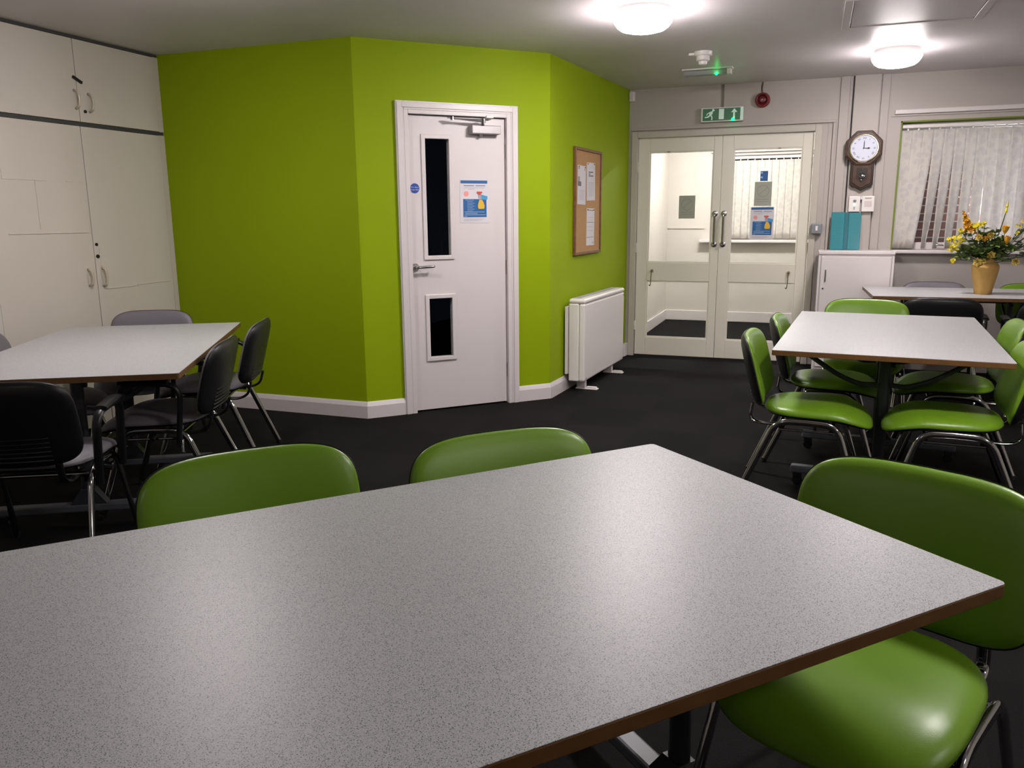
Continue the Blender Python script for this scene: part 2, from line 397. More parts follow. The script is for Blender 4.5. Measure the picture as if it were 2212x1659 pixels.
# window board rail above the window
struct('trim_9', bx(0.585, WX1 + .05, YB - .035, YB, 2.168, 2.205), WHITE, bevel=.006)
struct('trim_10', bx(0.560, WX1 + .05, YB - .012, YB, 2.152, 2.166), GREYW)
# architrave of the double doors
b = B(); box(b, DX0 - .055, DX0, YB - .02, YB + .14, 0, DZ + .055); box(b, DX1, DX1 + .055, YB - .02, YB + .14, 0, DZ + .055); box(b, DX0, DX1, YB - .02, YB + .14, DZ, DZ + .055)
struct('trim_11', b, mat('greige_frame_paint', srgb(186, 180, 168), 0.4, bump=.04), bevel=.004)

# double doors
def leaf(n, x0, x1, mirror):
    y0, y1 = YB + .02, YB + .064
    wd = x1 - x0
    gl, gr = (x0 + .105, x1 - .065) if not mirror else (x0 + .105, x1 - .070)
    if not mirror: gl, gr = x0 + .105, x1 - .072
    else: gl, gr = x0 + .098, x1 - .088
    zs = (.185, .735, .910, 1.935, 2.058)
    b = B()
    box(b, x0, gl, y0, y1, .012, zs[4]); box(b, gr, x1, y0, y1, .012, zs[4])
    box(b, gl, gr, y0, y1, .012, zs[0]); box(b, gl, gr, y0, y1, zs[1], zs[2]); box(b, gl, gr, y0, y1, zs[3], zs[4])
    d = struct('door_%d' % n, b, GREYD, bevel=.003)
    for (za, zb) in ((zs[0], zs[1]), (zs[2], zs[3])):
        b = B(); yy = y0 + .022
        struct('glass_pane', bx(gl, gr, yy - .002, yy + .002, za, zb), GLASS, d)
        k = .012
        box(b, gl, gl + k, y0 + .006, yy - .003, za, zb); box(b, gr - k, gr, y0 + .006, yy - .003, za, zb)
        box(b, gl + k, gr - k, y0 + .006, yy - .003, za, za + k); box(b, gl + k, gr - k, y0 + .006, yy - .003, zb - k, zb)
        obj('glazing_bead', b, GREYD, d)
    hx = x1 - .040 if not mirror else x0 + .036
    hb = B(); tube(hb, fillet([(hx, y0, 1.365), (hx, y0 - .055, 1.365), (hx, y0 - .055, 1.085), (hx, y0, 1.085)], .03), .010, n=12)
    hd = obj('pull_handle', hb, CHROME, d, smooth=True)
    for z in (1.365, 1.085):
        obj('handle_rose', lt([(0, 0), (.026, 0), (.026, .006), (.016, .012), (0, .012)], 20, T(hx, y0, z) @ FRONT), STEEL, hd, smooth='auto')
    hx2 = x0 + .155 if not mirror else x1 - .145
    hb = B(); tube(hb, fillet([(hx2, y0 - .0, .832), (hx2, y0 - .035, .832), (hx2 - .004, y0 - .035, .76), (hx2 - .006, y0 - .035, .70), (hx2 - .014, y0 - .03, .685), (hx2 - .022, y0 - .03, .70)], .012), .0038, n=8)
    hk = obj('cabin_hook', hb, BRASS, d, smooth=True)
    obj('hook_plate', lt([(0, 0), (.014, 0), (.014, .01), (.008, .035), (0, .037)], 16, T(hx2, y0, .832) @ FRONT), BRASS, hk, smooth='auto')
    if not mirror: box_x = x0 - .002
    else: box_x = x1 - .004
    for z in (.30, 1.05, 1.80):
        obj('hinge', tb([(box_x, y0 - .006, z - .045), (box_x, y0 - .006, z + .045)], .006, n=8), GREYD, d, smooth='auto')
    for gx in ((gl + gr) / 2 - (.12 if not mirror else -.10),):
        obj('pane_clip', bx(gx - .012, gx + .012, y0 - .002, y0 + .004, zs[3] - .008, zs[3] + .002), BRASS, d)
    return d
leaf(2, DX0 + .006, -0.822, False)
leaf(3, -0.818, DX1 - .006, True)

# window: reveal, frame, glass, sill
b = B(); box(b, WX0, WX0 + .012, YB + .001, YB + .16, WZ0, WZ1); box(b, WX0, WX1, YB + .001, YB + .16, WZ1 - .012, WZ1); box(b, WX1 - .012, WX1, YB + .001, YB + .16, WZ0, WZ1)
struct('trim_12', b, REVEALG)
b = B(); fy0, fy1 = YB + .10, YB + .15
for x0, x1, z0, z1 in ((WX0 + .012, WX0 + .07, WZ0, WZ1 - .012), (1.60, 1.66, WZ0, WZ1 - .012), (WX1 - .07, WX1 - .012, WZ0, WZ1 - .012), (WX0 + .07, 1.60, WZ0, WZ0 + .06), (1.66, WX1 - .07, WZ0, WZ0 + .06), (WX0 + .07, 1.60, WZ1 - .07, WZ1 - .012), (1.66, WX1 - .07, WZ1 - .07, WZ1 - .012)): box(b, x0, x1, fy0, fy1, z0, z1)
wn = struct('window_1', b, WHITE, bevel=.004)
struct('glass_pane', bx(WX0 + .07, 1.60, fy0 + .02, fy0 + .024, WZ0 + .06, WZ1 - .07), GLASS, wn)
struct('glass_pane', bx(1.66, WX1 - .07, fy0 + .02, fy0 + .024, WZ0 + .06, WZ1 - .07), GLASS, wn)
hb = B(); tube(hb, fillet([(1.0, fy0, 1.085), (1.0, fy0 - .03, 1.085), (1.07, fy0 - .035, 1.082)], .01), .006, n=8)
obj('window_handle', hb, STEEL, wn, smooth=True)
struct('trim_13', bx(0.555, WX1 + .06, YB - .075, YB + .16, WZ0 - .030, WZ0 - .001), WHITE, bevel=.008)
# brick wall across the yard; the lamp on it is added, unseen
struct('wall_outside', bx(0.3, 5.0, 8.75, 8.9, -0.1, 2.9), BRICK)
struct('trim_14', bx(0.24, 0.40, YB + .16, 8.75, -.1, 2.9), BRICK)

# ------------------------------------------------------------------ lobby beyond the glass doors
LY = 10.70
struct('wall_lobby_left', bx(-1.90, -1.78, YB + .10, LY + .1, 0, 2.5), OFFW)
b = B(); WLX0, WLX1, WLZ0, WLZ1 = -1.12, 0.18, 1.045, 2.08
box(b, -1.78, WLX0, LY, LY + .12, 0, 2.5); box(b, WLX1, .5, LY, LY + .12, 0, 2.5); box(b, WLX0, WLX1, LY, LY + .12, 0, WLZ0); box(b, WLX0, WLX1, LY, LY + .12, WLZ1, 2.5)
struct('wall_lobby_back', b, OFFW)
struct('wall_lobby_right', bx(0.15, 0.24, YB + .16, LY + .12, 0, 2.5), OFFW)
struct('ceiling_lobby', bx(-1.9, .5, YB + .02, LY + .12, 2.5, 2.6), CEIL)
def sk(name, x0, x1, y0, y1): struct(name, bx(x0, x1, y0, y1, 0, .13), WHITE, bevel=.005)
sk('baseboard_lobby_back', -1.78, .15, LY - .02, LY); sk('baseboard_lobby_left', -1.78, -1.76, 8.9, LY - .02); sk('baseboard_lobby_right', .13, .15, 7.96, LY - .02)
struct('trim_15', bx(-1.78, WLX0 - .18, LY - .012, LY, 1.185, 1.205), OFFW)
b = B(); box(b, WLX0, WLX0 + .05, LY + .04, LY + .08, WLZ0, WLZ1); box(b, WLX1 - .05, WLX1, LY + .04, LY + .08, WLZ0, WLZ1); box(b, WLX0, WLX1, LY + .04, LY + .08, WLZ0, WLZ0 + .05); box(b, WLX0, WLX1, LY + .04, LY + .08, WLZ1 - .05, WLZ1)
w2 = struct('window_2', b, WHITE); struct('glass_pane', bx(WLX0 + .05, WLX1 - .05, LY + .058, LY + .062, WLZ0 + .05, WLZ1 - .05), GLASS, w2)
struct('trim_16', bx(-1.36, .15, LY - .10, LY + .04, WLZ0 - .035, WLZ0 - .002), WHITE, bevel=.006)
struct('trim_17', bx(-1.25, .15, LY - .05, LY, 2.115, 2.150), WHITE)
# side door of the lobby, on its left wall
b = bx(-1.78, -1.755, 8.20, 9.02, 0, 2.10); d4 = struct('door_4', b, WHITE, bevel=.004)
hb = B(); tube(hb, fillet([(-1.755, 8.92, 1.29), (-1.70, 8.92, 1.29), (-1.70, 8.92, 1.00), (-1.755, 8.92, 1.00)], .02), .008, n=10); obj('door_handle', hb, STEEL, d4, smooth=True)
b = bx(-1.755, -1.752, 8.90, 8.94, 1.50, 1.62); obj('door_plate', b, GREYM, d4)

# ------------------------------------------------------------------ blinds
def blinds(name, label, x0, x1, ztop, zbot, y, sway, tw=lambda i: 0, pitch=.081, wd=.089, ang=14, hr=True):
    t = thing(name, label, 'blind', ((x0 + x1) / 2, y, ztop))
    ox = (x0 + x1) / 2
    obj('headrail', bx(x0 - ox, x1 - ox, -.022, .022, -.028, 0), PLASTW, t, bevel=.004)
    n = int((x1 - x0) / pitch)
    L = ztop - zbot - .045
    for i in range(n):
        cx = x0 + pitch * (i + .55) - ox
        dx = sway(i) * 1.0
        b = B(); a0 = radians(ang); rows = 10; g = []
        for r in range(rows + 1):
            z = -.045 - L * r / rows; k = (r / rows)
            row = []
            for c_ in range(5):
                s = (c_ / 4 - .5) * wd
                aa = a0 * (1 - k ** 1.6) + radians(tw(i)) * k ** 1.6 if tw(i) else a0 + .08 * sin(i * 2.1 + k * 3)
                row.append(b.verts.new((cx + dx * k ** 1.4 + s * cos(aa), s * sin(aa) + .004 * cos(pi * s / wd), z)))
            g.append(row)
        for r in range(rows):
            for c_ in range(4): b.faces.new((g[r][c_], g[r][c_ + 1], g[r + 1][c_ + 1], g[r + 1][c_]))
        o = obj('blind_slat', b, BLIND, t, smooth=True)
        md = o.modifiers.new('thick', 'SOLIDIFY'); md.thickness = .0012
        hb = B(); box(hb, cx - .006, cx + .006, -.004, .004, -.047, -.028); obj('slat_hanger', hb, PLASTW, o)
    return t
def sway1(i):
    return {0: -.004, 1: -.045, 2: -.088, 3: -.050, 4: -.042, 5: -.028, 6: -.016, 7: -.008}.get(i, 0.0)
def twist1(i): return {1: 10, 2: 8, 3: 64, 4: 60, 5: 54, 6: 40, 7: 28}.get(i, 0)
blinds('vertical_blind', 'cream patterned vertical blind with swaying slats over the window behind the flower vase', WX0 + .018, WX1 - .02, 2.085, 1.055, YB + .045, sway1, twist1)
blinds('vertical_blind', 'white vertical blind on the lobby window seen through the right glass door', WLX0 + .005, WLX1 - .04, 2.06, 1.06, LY + .0, lambda i: 0.0, pitch=.085, ang=8)

# ------------------------------------------------------------------ ceiling lamps
def dome_lamp(x, y, z=None, label='', r=.165, m=None):
    z = cz(y) if z is None else z
    t = thing('ceiling_lamp', label, 'ceiling light', (x, y, z), 0, 'round white dome ceiling lamps')
    obj('base_plate', lt([(0, 0), (r * .91, 0), (r * .93, -.030), (r * .91, -.040), (0, -.040)], 40), WHITE, t, smooth='auto')
    pr = [(r * .90, -.041), (r * .985, -.044), (r, -.050), (r * .99, -.057), (r * .95, -.072), (r * .86, -.092), (r * .74, -.106), (r * .54, -.115), (r * .3, -.119), (0, -.120)]
    b = B(); lathe(b, [(0, -.0405)] + pr, 40, cap=False)
    obj('diffuser', b, m or LAMPM, t, smooth='auto')
    return t
dome_lamp(-.955, 4.72, label='larger lit dome lamp on the ceiling in front of the white door')
dome_lamp(.475, 6.56, m=lamp_mat('far_lamp_diffuser', LAMP * .70), label='lit dome lamp on the ceiling nearest the wall clock')
dome_lamp(-2.74, 3.05, m=lamp_mat('old_lamp_diffuser', LAMP * .60), label='lit dome lamp above the left table, beyond the top edge of the photo')
dome_lamp(.95, 2.75, m=lamp_mat('middle_lamp_diffuser', LAMP * 1.0), label='lit dome lamp above the walkway right of the foreground table, out of the photo')
dome_lamp(2.40, 0.95, m=lamp_mat('side_lamp_diffuser', LAMP * .45), label='lit dome lamp on the ceiling near the right wall, out of the photo')
dome_lamp(-1.6, -1.0, m=lamp_mat('rear_fill_diffuser', LAMP * .12), label='unseen dim dome lamp added on the ceiling behind the camera as fill')  # added fill lamp, never in view
# lobby lamp
t = thing('ceiling_lamp', 'lit lamp on the lobby ceiling behind the glass doors', 'ceiling light', (-.80, 9.55, 2.5))
obj('base_plate', bx(-.62, .62, -.09, .09, -.03, 0), WHITE, t)
obj('diffuser', bx(-.60, .60, -.08, .08, -.075, -.0305), lamp_mat('lobby_lamp_diffuser', 21.0, (1, .97, .93), lip=False), t, bevel=.01)
# unseen yard lamp, added to light the brick and backlight the blind
t = thing('outdoor_fill_lamp', 'unseen small lamp added on the brick wall to backlight the blind', 'added light', (1.62, 8.75, 1.45))
obj('base_plate', bx(-.12, .12, -.03, 0, -.07, .07), PLASTW, t, bevel=.01)
obj('diffuser', bx(-.11, .11, -.08, -.0305, -.06, .06), lamp_mat('yard_fill_diffuser', 48.0, (.90, .93, 1.0), lip=False), t, bevel=.02)

# ------------------------------------------------------------------ fitted cupboards on the left wall
def d_handle(y, z0, z1, parent, x=XL, m=None):
    b = B(); tube(b, fillet([(x, y, z0), (x + .032, y, z0 + .012), (x + .036, y + .004, (z0 + z1) / 2), (x + .032, y, z1 - .012), (x, y, z1)], .012), .0075, n=10, ref=Vector((0, 1, 0)))
    return obj('handle', b, m or HANDP, parent, smooth=True)
HANDP = mat('cream_handle_plastic', srgb(196, 186, 166), 0.2, coat=0.4)
def cupboard(name, label, z0, z1, y0, y1, ys, hz, lockz):
    t = thing(name, label, 'cupboard', (0, 0, 0))
    b = B(); box(b, XL - .095, XL - .024, y0, y1, z0, z1); obj('carcass', b, CUPB, t)
    left = obj('door', bx(XL - .022, XL, y0, ys - .0025, z0 + .003, z1 - .003), CUPB, t, bevel=.002)
    right = obj('door', bx(XL - .022, XL, ys + .0025, y1 - .045, z0 + .003, z1 - .003), CUPB, t, bevel=.002)
    obj('filler_strip', bx(XL - .022, XL - .002, y1 - .043, y1, z0, z1), CUPB, t)
    return t, left, right
struct('wall_cupboard_gap', bx(XL - .1, XL - .012, 3.30, YG, 1.930, 1.952), SHADOWGAP)  # shade between upper and lower cupboard, put in as a dark strip
struct('trim_18', bx(XL - .1, XL - .006, 3.30, YG, 2.448, 2.466), SHADOWGAP)  # shade line under the ceiling, also a dark strip
struct('wall_left_front', bx(XL - .1, XL, YN, 3.298, 0, 2.466), OFFW)
t, l, r = cupboard('wall_cupboard', 'cream painted upper cupboard under the ceiling, two doors with a black bolt across them', 1.952, 2.448, 3.30, YG, 3.998, (2.03, 2.14), 2.02)
d_handle(3.972, 2.030, 2.140, l); d_handle(4.075, 2.020, 2.130, r)
obj('lock', lt([(0, 0), (.010, 0), (.010, .006), (0, .006)], 14, T(XL, 4.040, 2.020) @ Ry(90)), BLACKP, r)
obj('bolt', bx(-.035, .035, -.006, .006, -.008, .008, Ry(0)), BLACKP, r).matrix_local = T(XL + .006, 4.002, 2.204) @ Rz(90) @ Ry(24)
t, l, r = cupboard('tall_cupboard', 'cream painted floor standing double cupboard with patched doors behind the left table', 0.02, 1.930, 3.30, YG, 3.990, (0, 0), 0)
d_handle(3.925, .938, 1.045, l); d_handle(4.035, .928, 1.048, r)
for z, rr in ((1.198, .010), (1.122, .012)):
    obj('lock', lt([(0, 0), (rr, 0), (rr, .006), (0, .006)], 14, T(XL, 4.012, z) @ Ry(90)), BLACKP, r)
def ridge(p, y0, y1, z0, z1, h=.003): return obj('patch_seam', bx(XL - .001, XL + h, y0, y1, z0, z1), CUPB, p, bevel=.001)
obj('patch_panel', bx(XL - .001, XL + .0025, 3.41, 3.62, 1.585, 1.90), CUPB, l, bevel=.001)
ridge(l, 3.41, 3.96, 1.274, 1.281, .005); ridge(l, 3.619, 3.623, 1.30, 1.59); ridge(l, 3.62, 3.70, 1.584, 1.588); ridge(l, 3.84, 3.88, 1.586, 1.590); ridge(l, 3.93, 3.96, 1.586, 1.590)
ridge(r, 4.045, 4.32, .908, .913, .004); ridge(r, 4.32, 4.62, .916, .920, .004); ridge(r, 4.038, 4.042, .91, .97, .004); ridge(r, 4.03, 4.034, .97, 1.18, .003)

# ------------------------------------------------------------------ white door in the chamfer wall
def onBC(o): o.matrix_world = BCM; return o
b = B()
box(b, D0 - .055, D0, -.022, 0, 0, DH + .055); box(b, D1, D1 + .055, -.022, 0, 0, DH + .055); box(b, D0, D1, -.022, 0, DH, DH + .055)
box(b, D0 - .048, D0 - .012, -.028, -.022, 0, DH + .045); box(b, D1 + .012, D1 + .048, -.028, -.022, 0, DH + .045); box(b, D0 - .012, D1 + .012, -.028, -.022, DH + .012, DH + .045)
onBC(struct('trim_19', b, WHITE, bevel=.004))
b = B(); box(b, D0, D0 + .030, -.022, .10, 0, DH); box(b, D1 - .030, D1, -.022, .10, 0, DH); box(b, D0 + .03, D1 - .03, -.022, .10, DH - .025, DH)
onBC(struct('trim_20', b, WHITE, bevel=.002))
lx0, lx1, lz1 = D0 + .033, D1 - .033, DH - .030
yd0, yd1 = 0.012, 0.056
GX0, GX1 = .470, .642
b = B()
box(b, lx0, GX0, yd0, yd1, .012, lz1); box(b, GX1, lx1, yd0, yd1, .012, lz1)
box(b, GX0, GX1, yd0, yd1, .012, .385); box(b, GX0, GX1, yd0, yd1, .800, 1.092); box(b, GX0, GX1, yd0, yd1, 1.870, lz1)
d1 = onBC(struct('door_1', b, WHITE))
for za, zb in ((.385, .800), (1.092, 1.870)):
    b = B(); k = .026
    for x0, x1, z0, z1 in ((GX0 - k, GX0 + .002, za - k, zb + k), (GX1 - .002, GX1 + k, za - k, zb + k), (GX0, GX1, za - k, za + .002), (GX0, GX1, zb - .002, zb + k)):
        box(b, x0, x1, yd0 - .010, yd0 + .001, z0, z1)
    obj('glazing_bead', b, WHITE, d1, bevel=.003)
    obj('glass_pane', bx(GX0, GX1, yd0 + .016, yd0 + .022, za, zb), GLASS, d1)
hd = obj('door_handle', lt([(0, 0), (.027, 0), (.027, .008), (.024, .011), (0, .011)], 28, T(.378, yd0, 1.018) @ FRONT), STEEL, d1, smooth='auto')
b = B(); tube(b, fillet([(.378, yd0 - .008, 1.018), (.378, yd0 - .052, 1.018), (.492, yd0 - .052, 1.022), (.500, yd0 - .044, 1.022)], .014), .0095, n=12, ref=Vector((0, 0, 1)))
obj('lever', b, CHROME, hd, smooth=True)
cl = obj('door_closer', bx(.790, 1.005, yd0 - .062, yd0, 1.905, 1.962), STEEL, d1, bevel=.006)
cl.data.materials[0] = mat('silver_paint', srgb(168, 164, 164), 0.35, metal=0.3)
b = B(); lathe(b, [(0, 0), (.012, 0), (.012, .012), (.008, .018), (0, .018)], 16, T(.868, yd0 - .035, 1.905) @ Rx(180)); obj('closer_spindle', b, STEEL, cl, smooth='auto')
b = B(); box(b, .64, .905, yd0 - .075, yd0 - .058, 1.990, 1.998); vs2 = box(b, 0, .27, -.008, .008, -.004, .004, T(.615, yd0 - .06, 2.000) @ Rz(-2) @ Ry(4)); lathe(b, [(0, 0), (.012, 0), (.012, .02), (0, .02)], 14, T(.645, yd0 - .066, 1.986)); lathe(b, [(0, 0), (.014, 0), (.014, .04), (0, .04)], 14, T(.868, yd0 - .066, 1.962))
obj('closer_arm', b, CHROME, cl)
obj('closer_bracket', bx(.905, .960, -.03, .02, 2.012, 2.030), PLASTW, cl, bevel=.003)
for z in (.25, 1.0, 1.80): obj('hinge', tb([(lx1 + .002, yd0 - .004, z - .05), (lx1 + .002, yd0 - .004, z + .05)], .005, n=8), STEEL, d1, smooth='auto')
# blue disc sign
WM = BCM
ds = tag(obj('fire_door_sign', lt([(0, 0), (.0325, 0), (.0325, .002), (0, .002)], 40, T(0, 0, 0) @ FRONT), DISCB), 'small round blue sign with white words on the white door above its handle', 'sign')
ds.matrix_world = BCM @ T(.3925, yd0 - .0002, 1.544)
text('lettering', 'Fire door', .0145, PAPER, ds, T(0, -.0025, .007) @ FRONT)
text('lettering', 'keep shut', .0145, PAPER, ds, T(0, -.0025, -.009) @ FRONT)

def poster(name, label, M, w_, h_, group=None):
    """cleaning notice: blue header, heading, spray bottle over a blue panel; origin lower left, faces -y"""
    t = thing(name, label, 'poster', (0, 0, 0)); t.matrix_world = M
    obj('sheet', bx(0, w_, -.0015, 0, 0, h_), PAPER, t)
    y = -.0018
    def q(n, x0, x1, z0, z1, m, d=0.0): return obj(n, bx(x0 * w_, x1 * w_, y - .0008 - d, y + .0002 - d, z0 * h_, z1 * h_), m, t)
    q('header_band', .03, .97, .915, .985, BLUEI)
    q('blue_panel', .11, .93, .135, .555, BLUEI)
    b = B()
    for i, (a, c, z) in enumerate(((.14, .50, .862), (.55, .90, .862))): box(b, a * w_, c * w_, y - .0008, y, (z - .008) * h_, (z + .008) * h_)
    obj('heading_text', b, mat('poster_heading_ink', srgb(90, 100, 130), .6), t)
    b = B()
    for z, a, c in ((.815, .14, .88), (.785, .30, .52)): box(b, a * w_, c * w_, y - .0008, y, (z - .005) * h_, (z + .005) * h_)
    for i in range(3): box(b, .12 * w_, (.85 - .1 * i) * w_, y - .0008, y, (.085 - i * .022) * h_, (.091 - i * .022) * h_)
    obj('small_text', b, FAINT, t)
    b = B()
    for i in range(8): box(b, (.25 if i else .19) * w_, (.25 + (.20 if i % 2 else .26) - (.0 if i else .02)) * w_, y - .0016, y - .0004, (.525 - i * .035) * h_, (.533 - i * .035) * h_)
    for i, (a, c) in enumerate(((.15, .86), (.17, .60), (.15, .90), (.14, .24))): box(b, a * w_, c * w_, y - .0016, y - .0004, (.250 - i * .034) * h_, (.262 - i * .034) * h_)
    obj('list_text', b, PALEB, t)
    b = B(); n = 24; pts = [(.22 * w_ + (.095 if k % 2 else .078) * w_ * cos(2 * pi * k / n), .675 * h_ + (.095 if k % 2 else .078) * w_ * sin(2 * pi * k / n)) for k in range(n)]
    prism(b, pts, 0, .0008, T(0, y, 0) @ FRONT); obj('round_badge', b, PINKI, t)
    def poly(n, p, m, d): b = B(); prism(b, [(a * w_, c * h_) for a, c in p], d, d + .0008, T(0, y, 0) @ FRONT); return obj(n, b, m, t)
    poly('cloth_shape', [(.74, .66), (.80, .65), (.97, .62), (.96, .54), (.80, .54), (.74, .58)], BLUEL, .0008)
    poly('bottle_neck', [(.64, .60), (.63, .65), (.73, .65), (.76, .56), (.66, .54)], FAINT, .0016)
    poly('bottle_trigger', [(.58, .715), (.60, .73), (.77, .73), (.79, .70), (.74, .68), (.73, .65), (.66, .65), (.64, .68), (.60, .69)], REDI, .0024)
    poly('bottle_body', [(.63, .34), (.62, .40), (.65, .48), (.68, .54), (.77, .54), (.83, .47), (.86, .40), (.85, .34), (.82, .325), (.66, .325)], YELI, .0024)
    return t
poster('cleaning_poster', 'cleaning notice with a yellow spray bottle taped to the white door', BCM @ T(.715, yd0 - .0005, 1.312), .212, .292)

# ------------------------------------------------------------------ notice board on the lime wall
t = thing('notice_board', 'wooden framed cork notice board on the lime wall above the heater', 'notice board'); t.matrix_world = CDM @ T(.500, -.001, 1.048)
W_, H_ = .675, .832
obj('cork_panel', bx(.015, W_ - .015, -.012, 0, .015, H_ - .015), CORK, t)
b = B(); k = .022
for x0, x1, z0, z1 in ((0, k, 0, H_), (W_ - k, W_, 0, H_), (k, W_ - k, 0, k), (k, W_ - k, H_ - k, H_)): box(b, x0, x1, -.024, 0, z0, z1)
obj('frame', b, WOODF, t, bevel=.003)
def sheet(label, x, z, w_, h_, lines, rot=0, extra=None):
    s = tag(obj('notice_sheet', bx(0, w_, -.0012, 0, 0, h_), PAPER), label, 'paper', 'papers pinned to the notice board')
    s.matrix_world = CDM @ T(x, -.0135, z) @ Ry(rot)
    for (a, c, zz, th, m) in lines: obj('print', bx(a * w_, c * w_, -.0020, -.0011, zz * h_, (zz + th) * h_), m, s)
    for a in (.12, .88): obj('pin', lt([(0, 0), (.005, 0), (.004, .006), (0, .008)], 10, T(a * w_, -.0012, h_ * .965) @ FRONT), BRASS, s)
    return s
fl = [(.2, .85, .12 + .035 * i, .008, FAINT) for i in range(11)]
sheet('left sheet on the notice board with a grey picture at its left edge', .568, 1.445, .200, .300, [(.05, .22, .90, .05, FAINT), (.02, .42, .47, .12, mat('grey_print', srgb(110, 110, 115), .7)), (.02, .25, .59, .12, mat('grey_print_light', srgb(150, 150, 155), .7)), (.82, .92, .88, .06, PINKI)] + fl[:8], 1.0)
sheet('right upper sheet on the notice board with three bold dark lines', .800, 1.475, .218, .300, [(.22, .75, .74, .022, INK), (.22, .42, .69, .022, INK), (.22, .78, .64, .022, INK)] + fl, -1.5)
sheet('lower sheet on the notice board divided by dark lines', .800, 1.115, .205, .300, [(.05, .95, .945, .014, INK), (.05, .90, .62, .010, INK), (.05, .90, .22, .010, INK), (.72, .92, .06, .03, FAINT), (.15, .8, .75, .008, FAINT), (.15, .8, .68, .008, FAINT), (.15, .8, .5, .008, FAINT), (.15, .8, .4, .008, FAINT)], .6)

# ------------------------------------------------------------------ storage heater
t = thing('storage_heater', 'white storage heater on small feet against the lime wall under the notice board', 'heater'); t.matrix_world = CDM @ T(.292, 0, 0)
HL = 1.105
obj('back_plate', bx(-.012, HL - .05, -.040, -.018, .135, .668), PLASTW, t, bevel=.003)
obj('case', bx(0, HL, -.128, -.046, .080, .690), PLASTW, t, bevel=.008)
obj('front_panel', bx(.001, HL, -.178, -.1285, .080, .690), PLASTW, t, bevel=.014)
obj('top_cover', bx(-.002, HL + .002, -.181, -.044, .6905, .728), PLASTW, t, bevel=.022, segs=4)
obj('grille', bx(.05, HL - .05, -.12, -.06, .722, .7285), FAINT, t)
obj('badge', bx(.025, .055, -.1792, -.1778, .100, .107), FAINT, t)
obj('control_mark', bx(HL - .03, HL - .018, -.1792, -.1775, .655, .675), FAINT, t)
for x in (.10, HL - .27):
    b = B(); box(b, x, x + .045, -.15, -.08, .006, .080); box(b, x - .002, x + .05, -.25, -.07, .0, .010); box(b, x + .004, x + .040, -.24, -.16, .010, .022)
    obj('foot', b, PLASTW, t, bevel=.003)

# ------------------------------------------------------------------ things on the far wall above the double doors
def bwl(name, label, cat, x, z, y=YB, group=None): return thing(name, label, cat, (x, y, z), 0, group)
t = bwl('exit_sign', 'green exit sign with running man and upward arrow above the double doors', 'sign', -.832, 2.236)
obj('housing', bx(-.186, .186, -.050, 0, -.062, .062), PLASTW, t, bevel=.008)
obj('sign_face', bx(-.168, .160, -.0535, -.0495, -.052, .052), EXITG, t, bevel=.001)
def poly2(n, pts, m, p, y, th=.0015, M=I4): b = B(); prism(b, pts, 0, th, M @ T(0, y, 0) @ FRONT); return obj(n, b, m, p)
fy = -.0536
b = B()
def addp(pts): prism(b, pts, 0, .0015, T(0, fy, 0) @ FRONT)
lathe(b, [(0, 0), (.009, 0), (.009, .0015), (0, .0015)], 14, T(-.078, fy, .040) @ FRONT)
addp([(-.112, .022), (-.090, .030), (-.078, .028), (-.082, .006), (-.094, -.006), (-.110, -.006)])
addp([(-.110, .022), (-.130, .012), (-.136, -.004), (-.130, -.006), (-.122, .008), (-.106, .014)])
addp([(-.084, .026), (-.068, .030), (-.062, .040), (-.068, .043), (-.076, .034), (-.086, .032)])
addp([(-.112, -.002), (-.096, -.008), (-.118, -.024), (-.148, -.026), (-.150, -.018), (-.124, -.014)])
addp([(-.100, -.004), (-.086, -.008), (-.080, -.026), (-.082, -.046), (-.092, -.046), (-.090, -.026)])
obj('running_man', b, EXITW, t)
poly2('door_symbol', [(-.026, -.042), (.018, -.042), (.018, .046), (-.026, .046)], EXITW, t, fy)
poly2('arrow', [(.098, -.042), (.114, -.042), (.114, .014), (.134, .014), (.108, .046), (.080, .014), (.098, .014)], EXITW, t, fy)
obj('end_cap', bx(.160, .184, -.054, -.0495, -.056, .056), EXITW, t, bevel=.001)
obj('indicator_light', lt([(0, 0), (.012, 0), (.010, .006), (0, .008)], 14, T(.098, fy - .001, -.046) @ FRONT), LED, t)
obj('trunking', bx(-.008, .008, -.012, 0, .0625, 2.497 - 2.236), mat('olive_trunking', srgb(110, 106, 92), .5), t)
t = thing('emergency_light', 'slim white emergency light with a green indicator on the ceiling', 'emergency light', (-.86, 6.83, cz(6.83)), radians(-1))
obj('base', bx(-.195, .195, -.045, .045, -.012, 0), PLASTW, t, bevel=.003)
obj('diffuser', bx(-.185, .150, -.035, .035, -.052, -.0125), mat('unlit_diffuser', srgb(150, 152, 150), .25), t, bevel=.008)
obj('end_block', bx(.1505, .185, -.035, .035, -.052, -.0125), PLASTW, t, bevel=.004)
obj('indicator_light', lt([(0, 0), (.009, 0), (.008, -.010), (0, -.014)], 14, T(.075, -.042, -.046)), LED, t)
t = bwl('fire_alarm_sounder', 'round red fire alarm sounder high on the far wall', 'fire alarm', -.490, 2.343)
obj('base', lt([(0, 0), (.064, 0), (.064, .022), (.055, .030), (0, .030)], 40, FRONT), RED, t, smooth='auto')
obj('horn', lt([(.056, .029), (.057, .046), (.050, .058), (.042, .056), (.034, .040), (.028, .038), (.026, .052), (.018, .056), (0, .054)], 40, FRONT), REDD, t, smooth='auto')
rb_ = B(); lathe(rb_, [(.050, .0585), (.056, .055), (.060, .042), (.056, .045)], 40, FRONT, cap=False)
obj('rim', rb_, RED, t, smooth='auto')
obj('centre_screw', lt([(0, .054), (.008, .055), (.006, .060), (0, .062)], 14, FRONT), STEEL, t, smooth='auto')
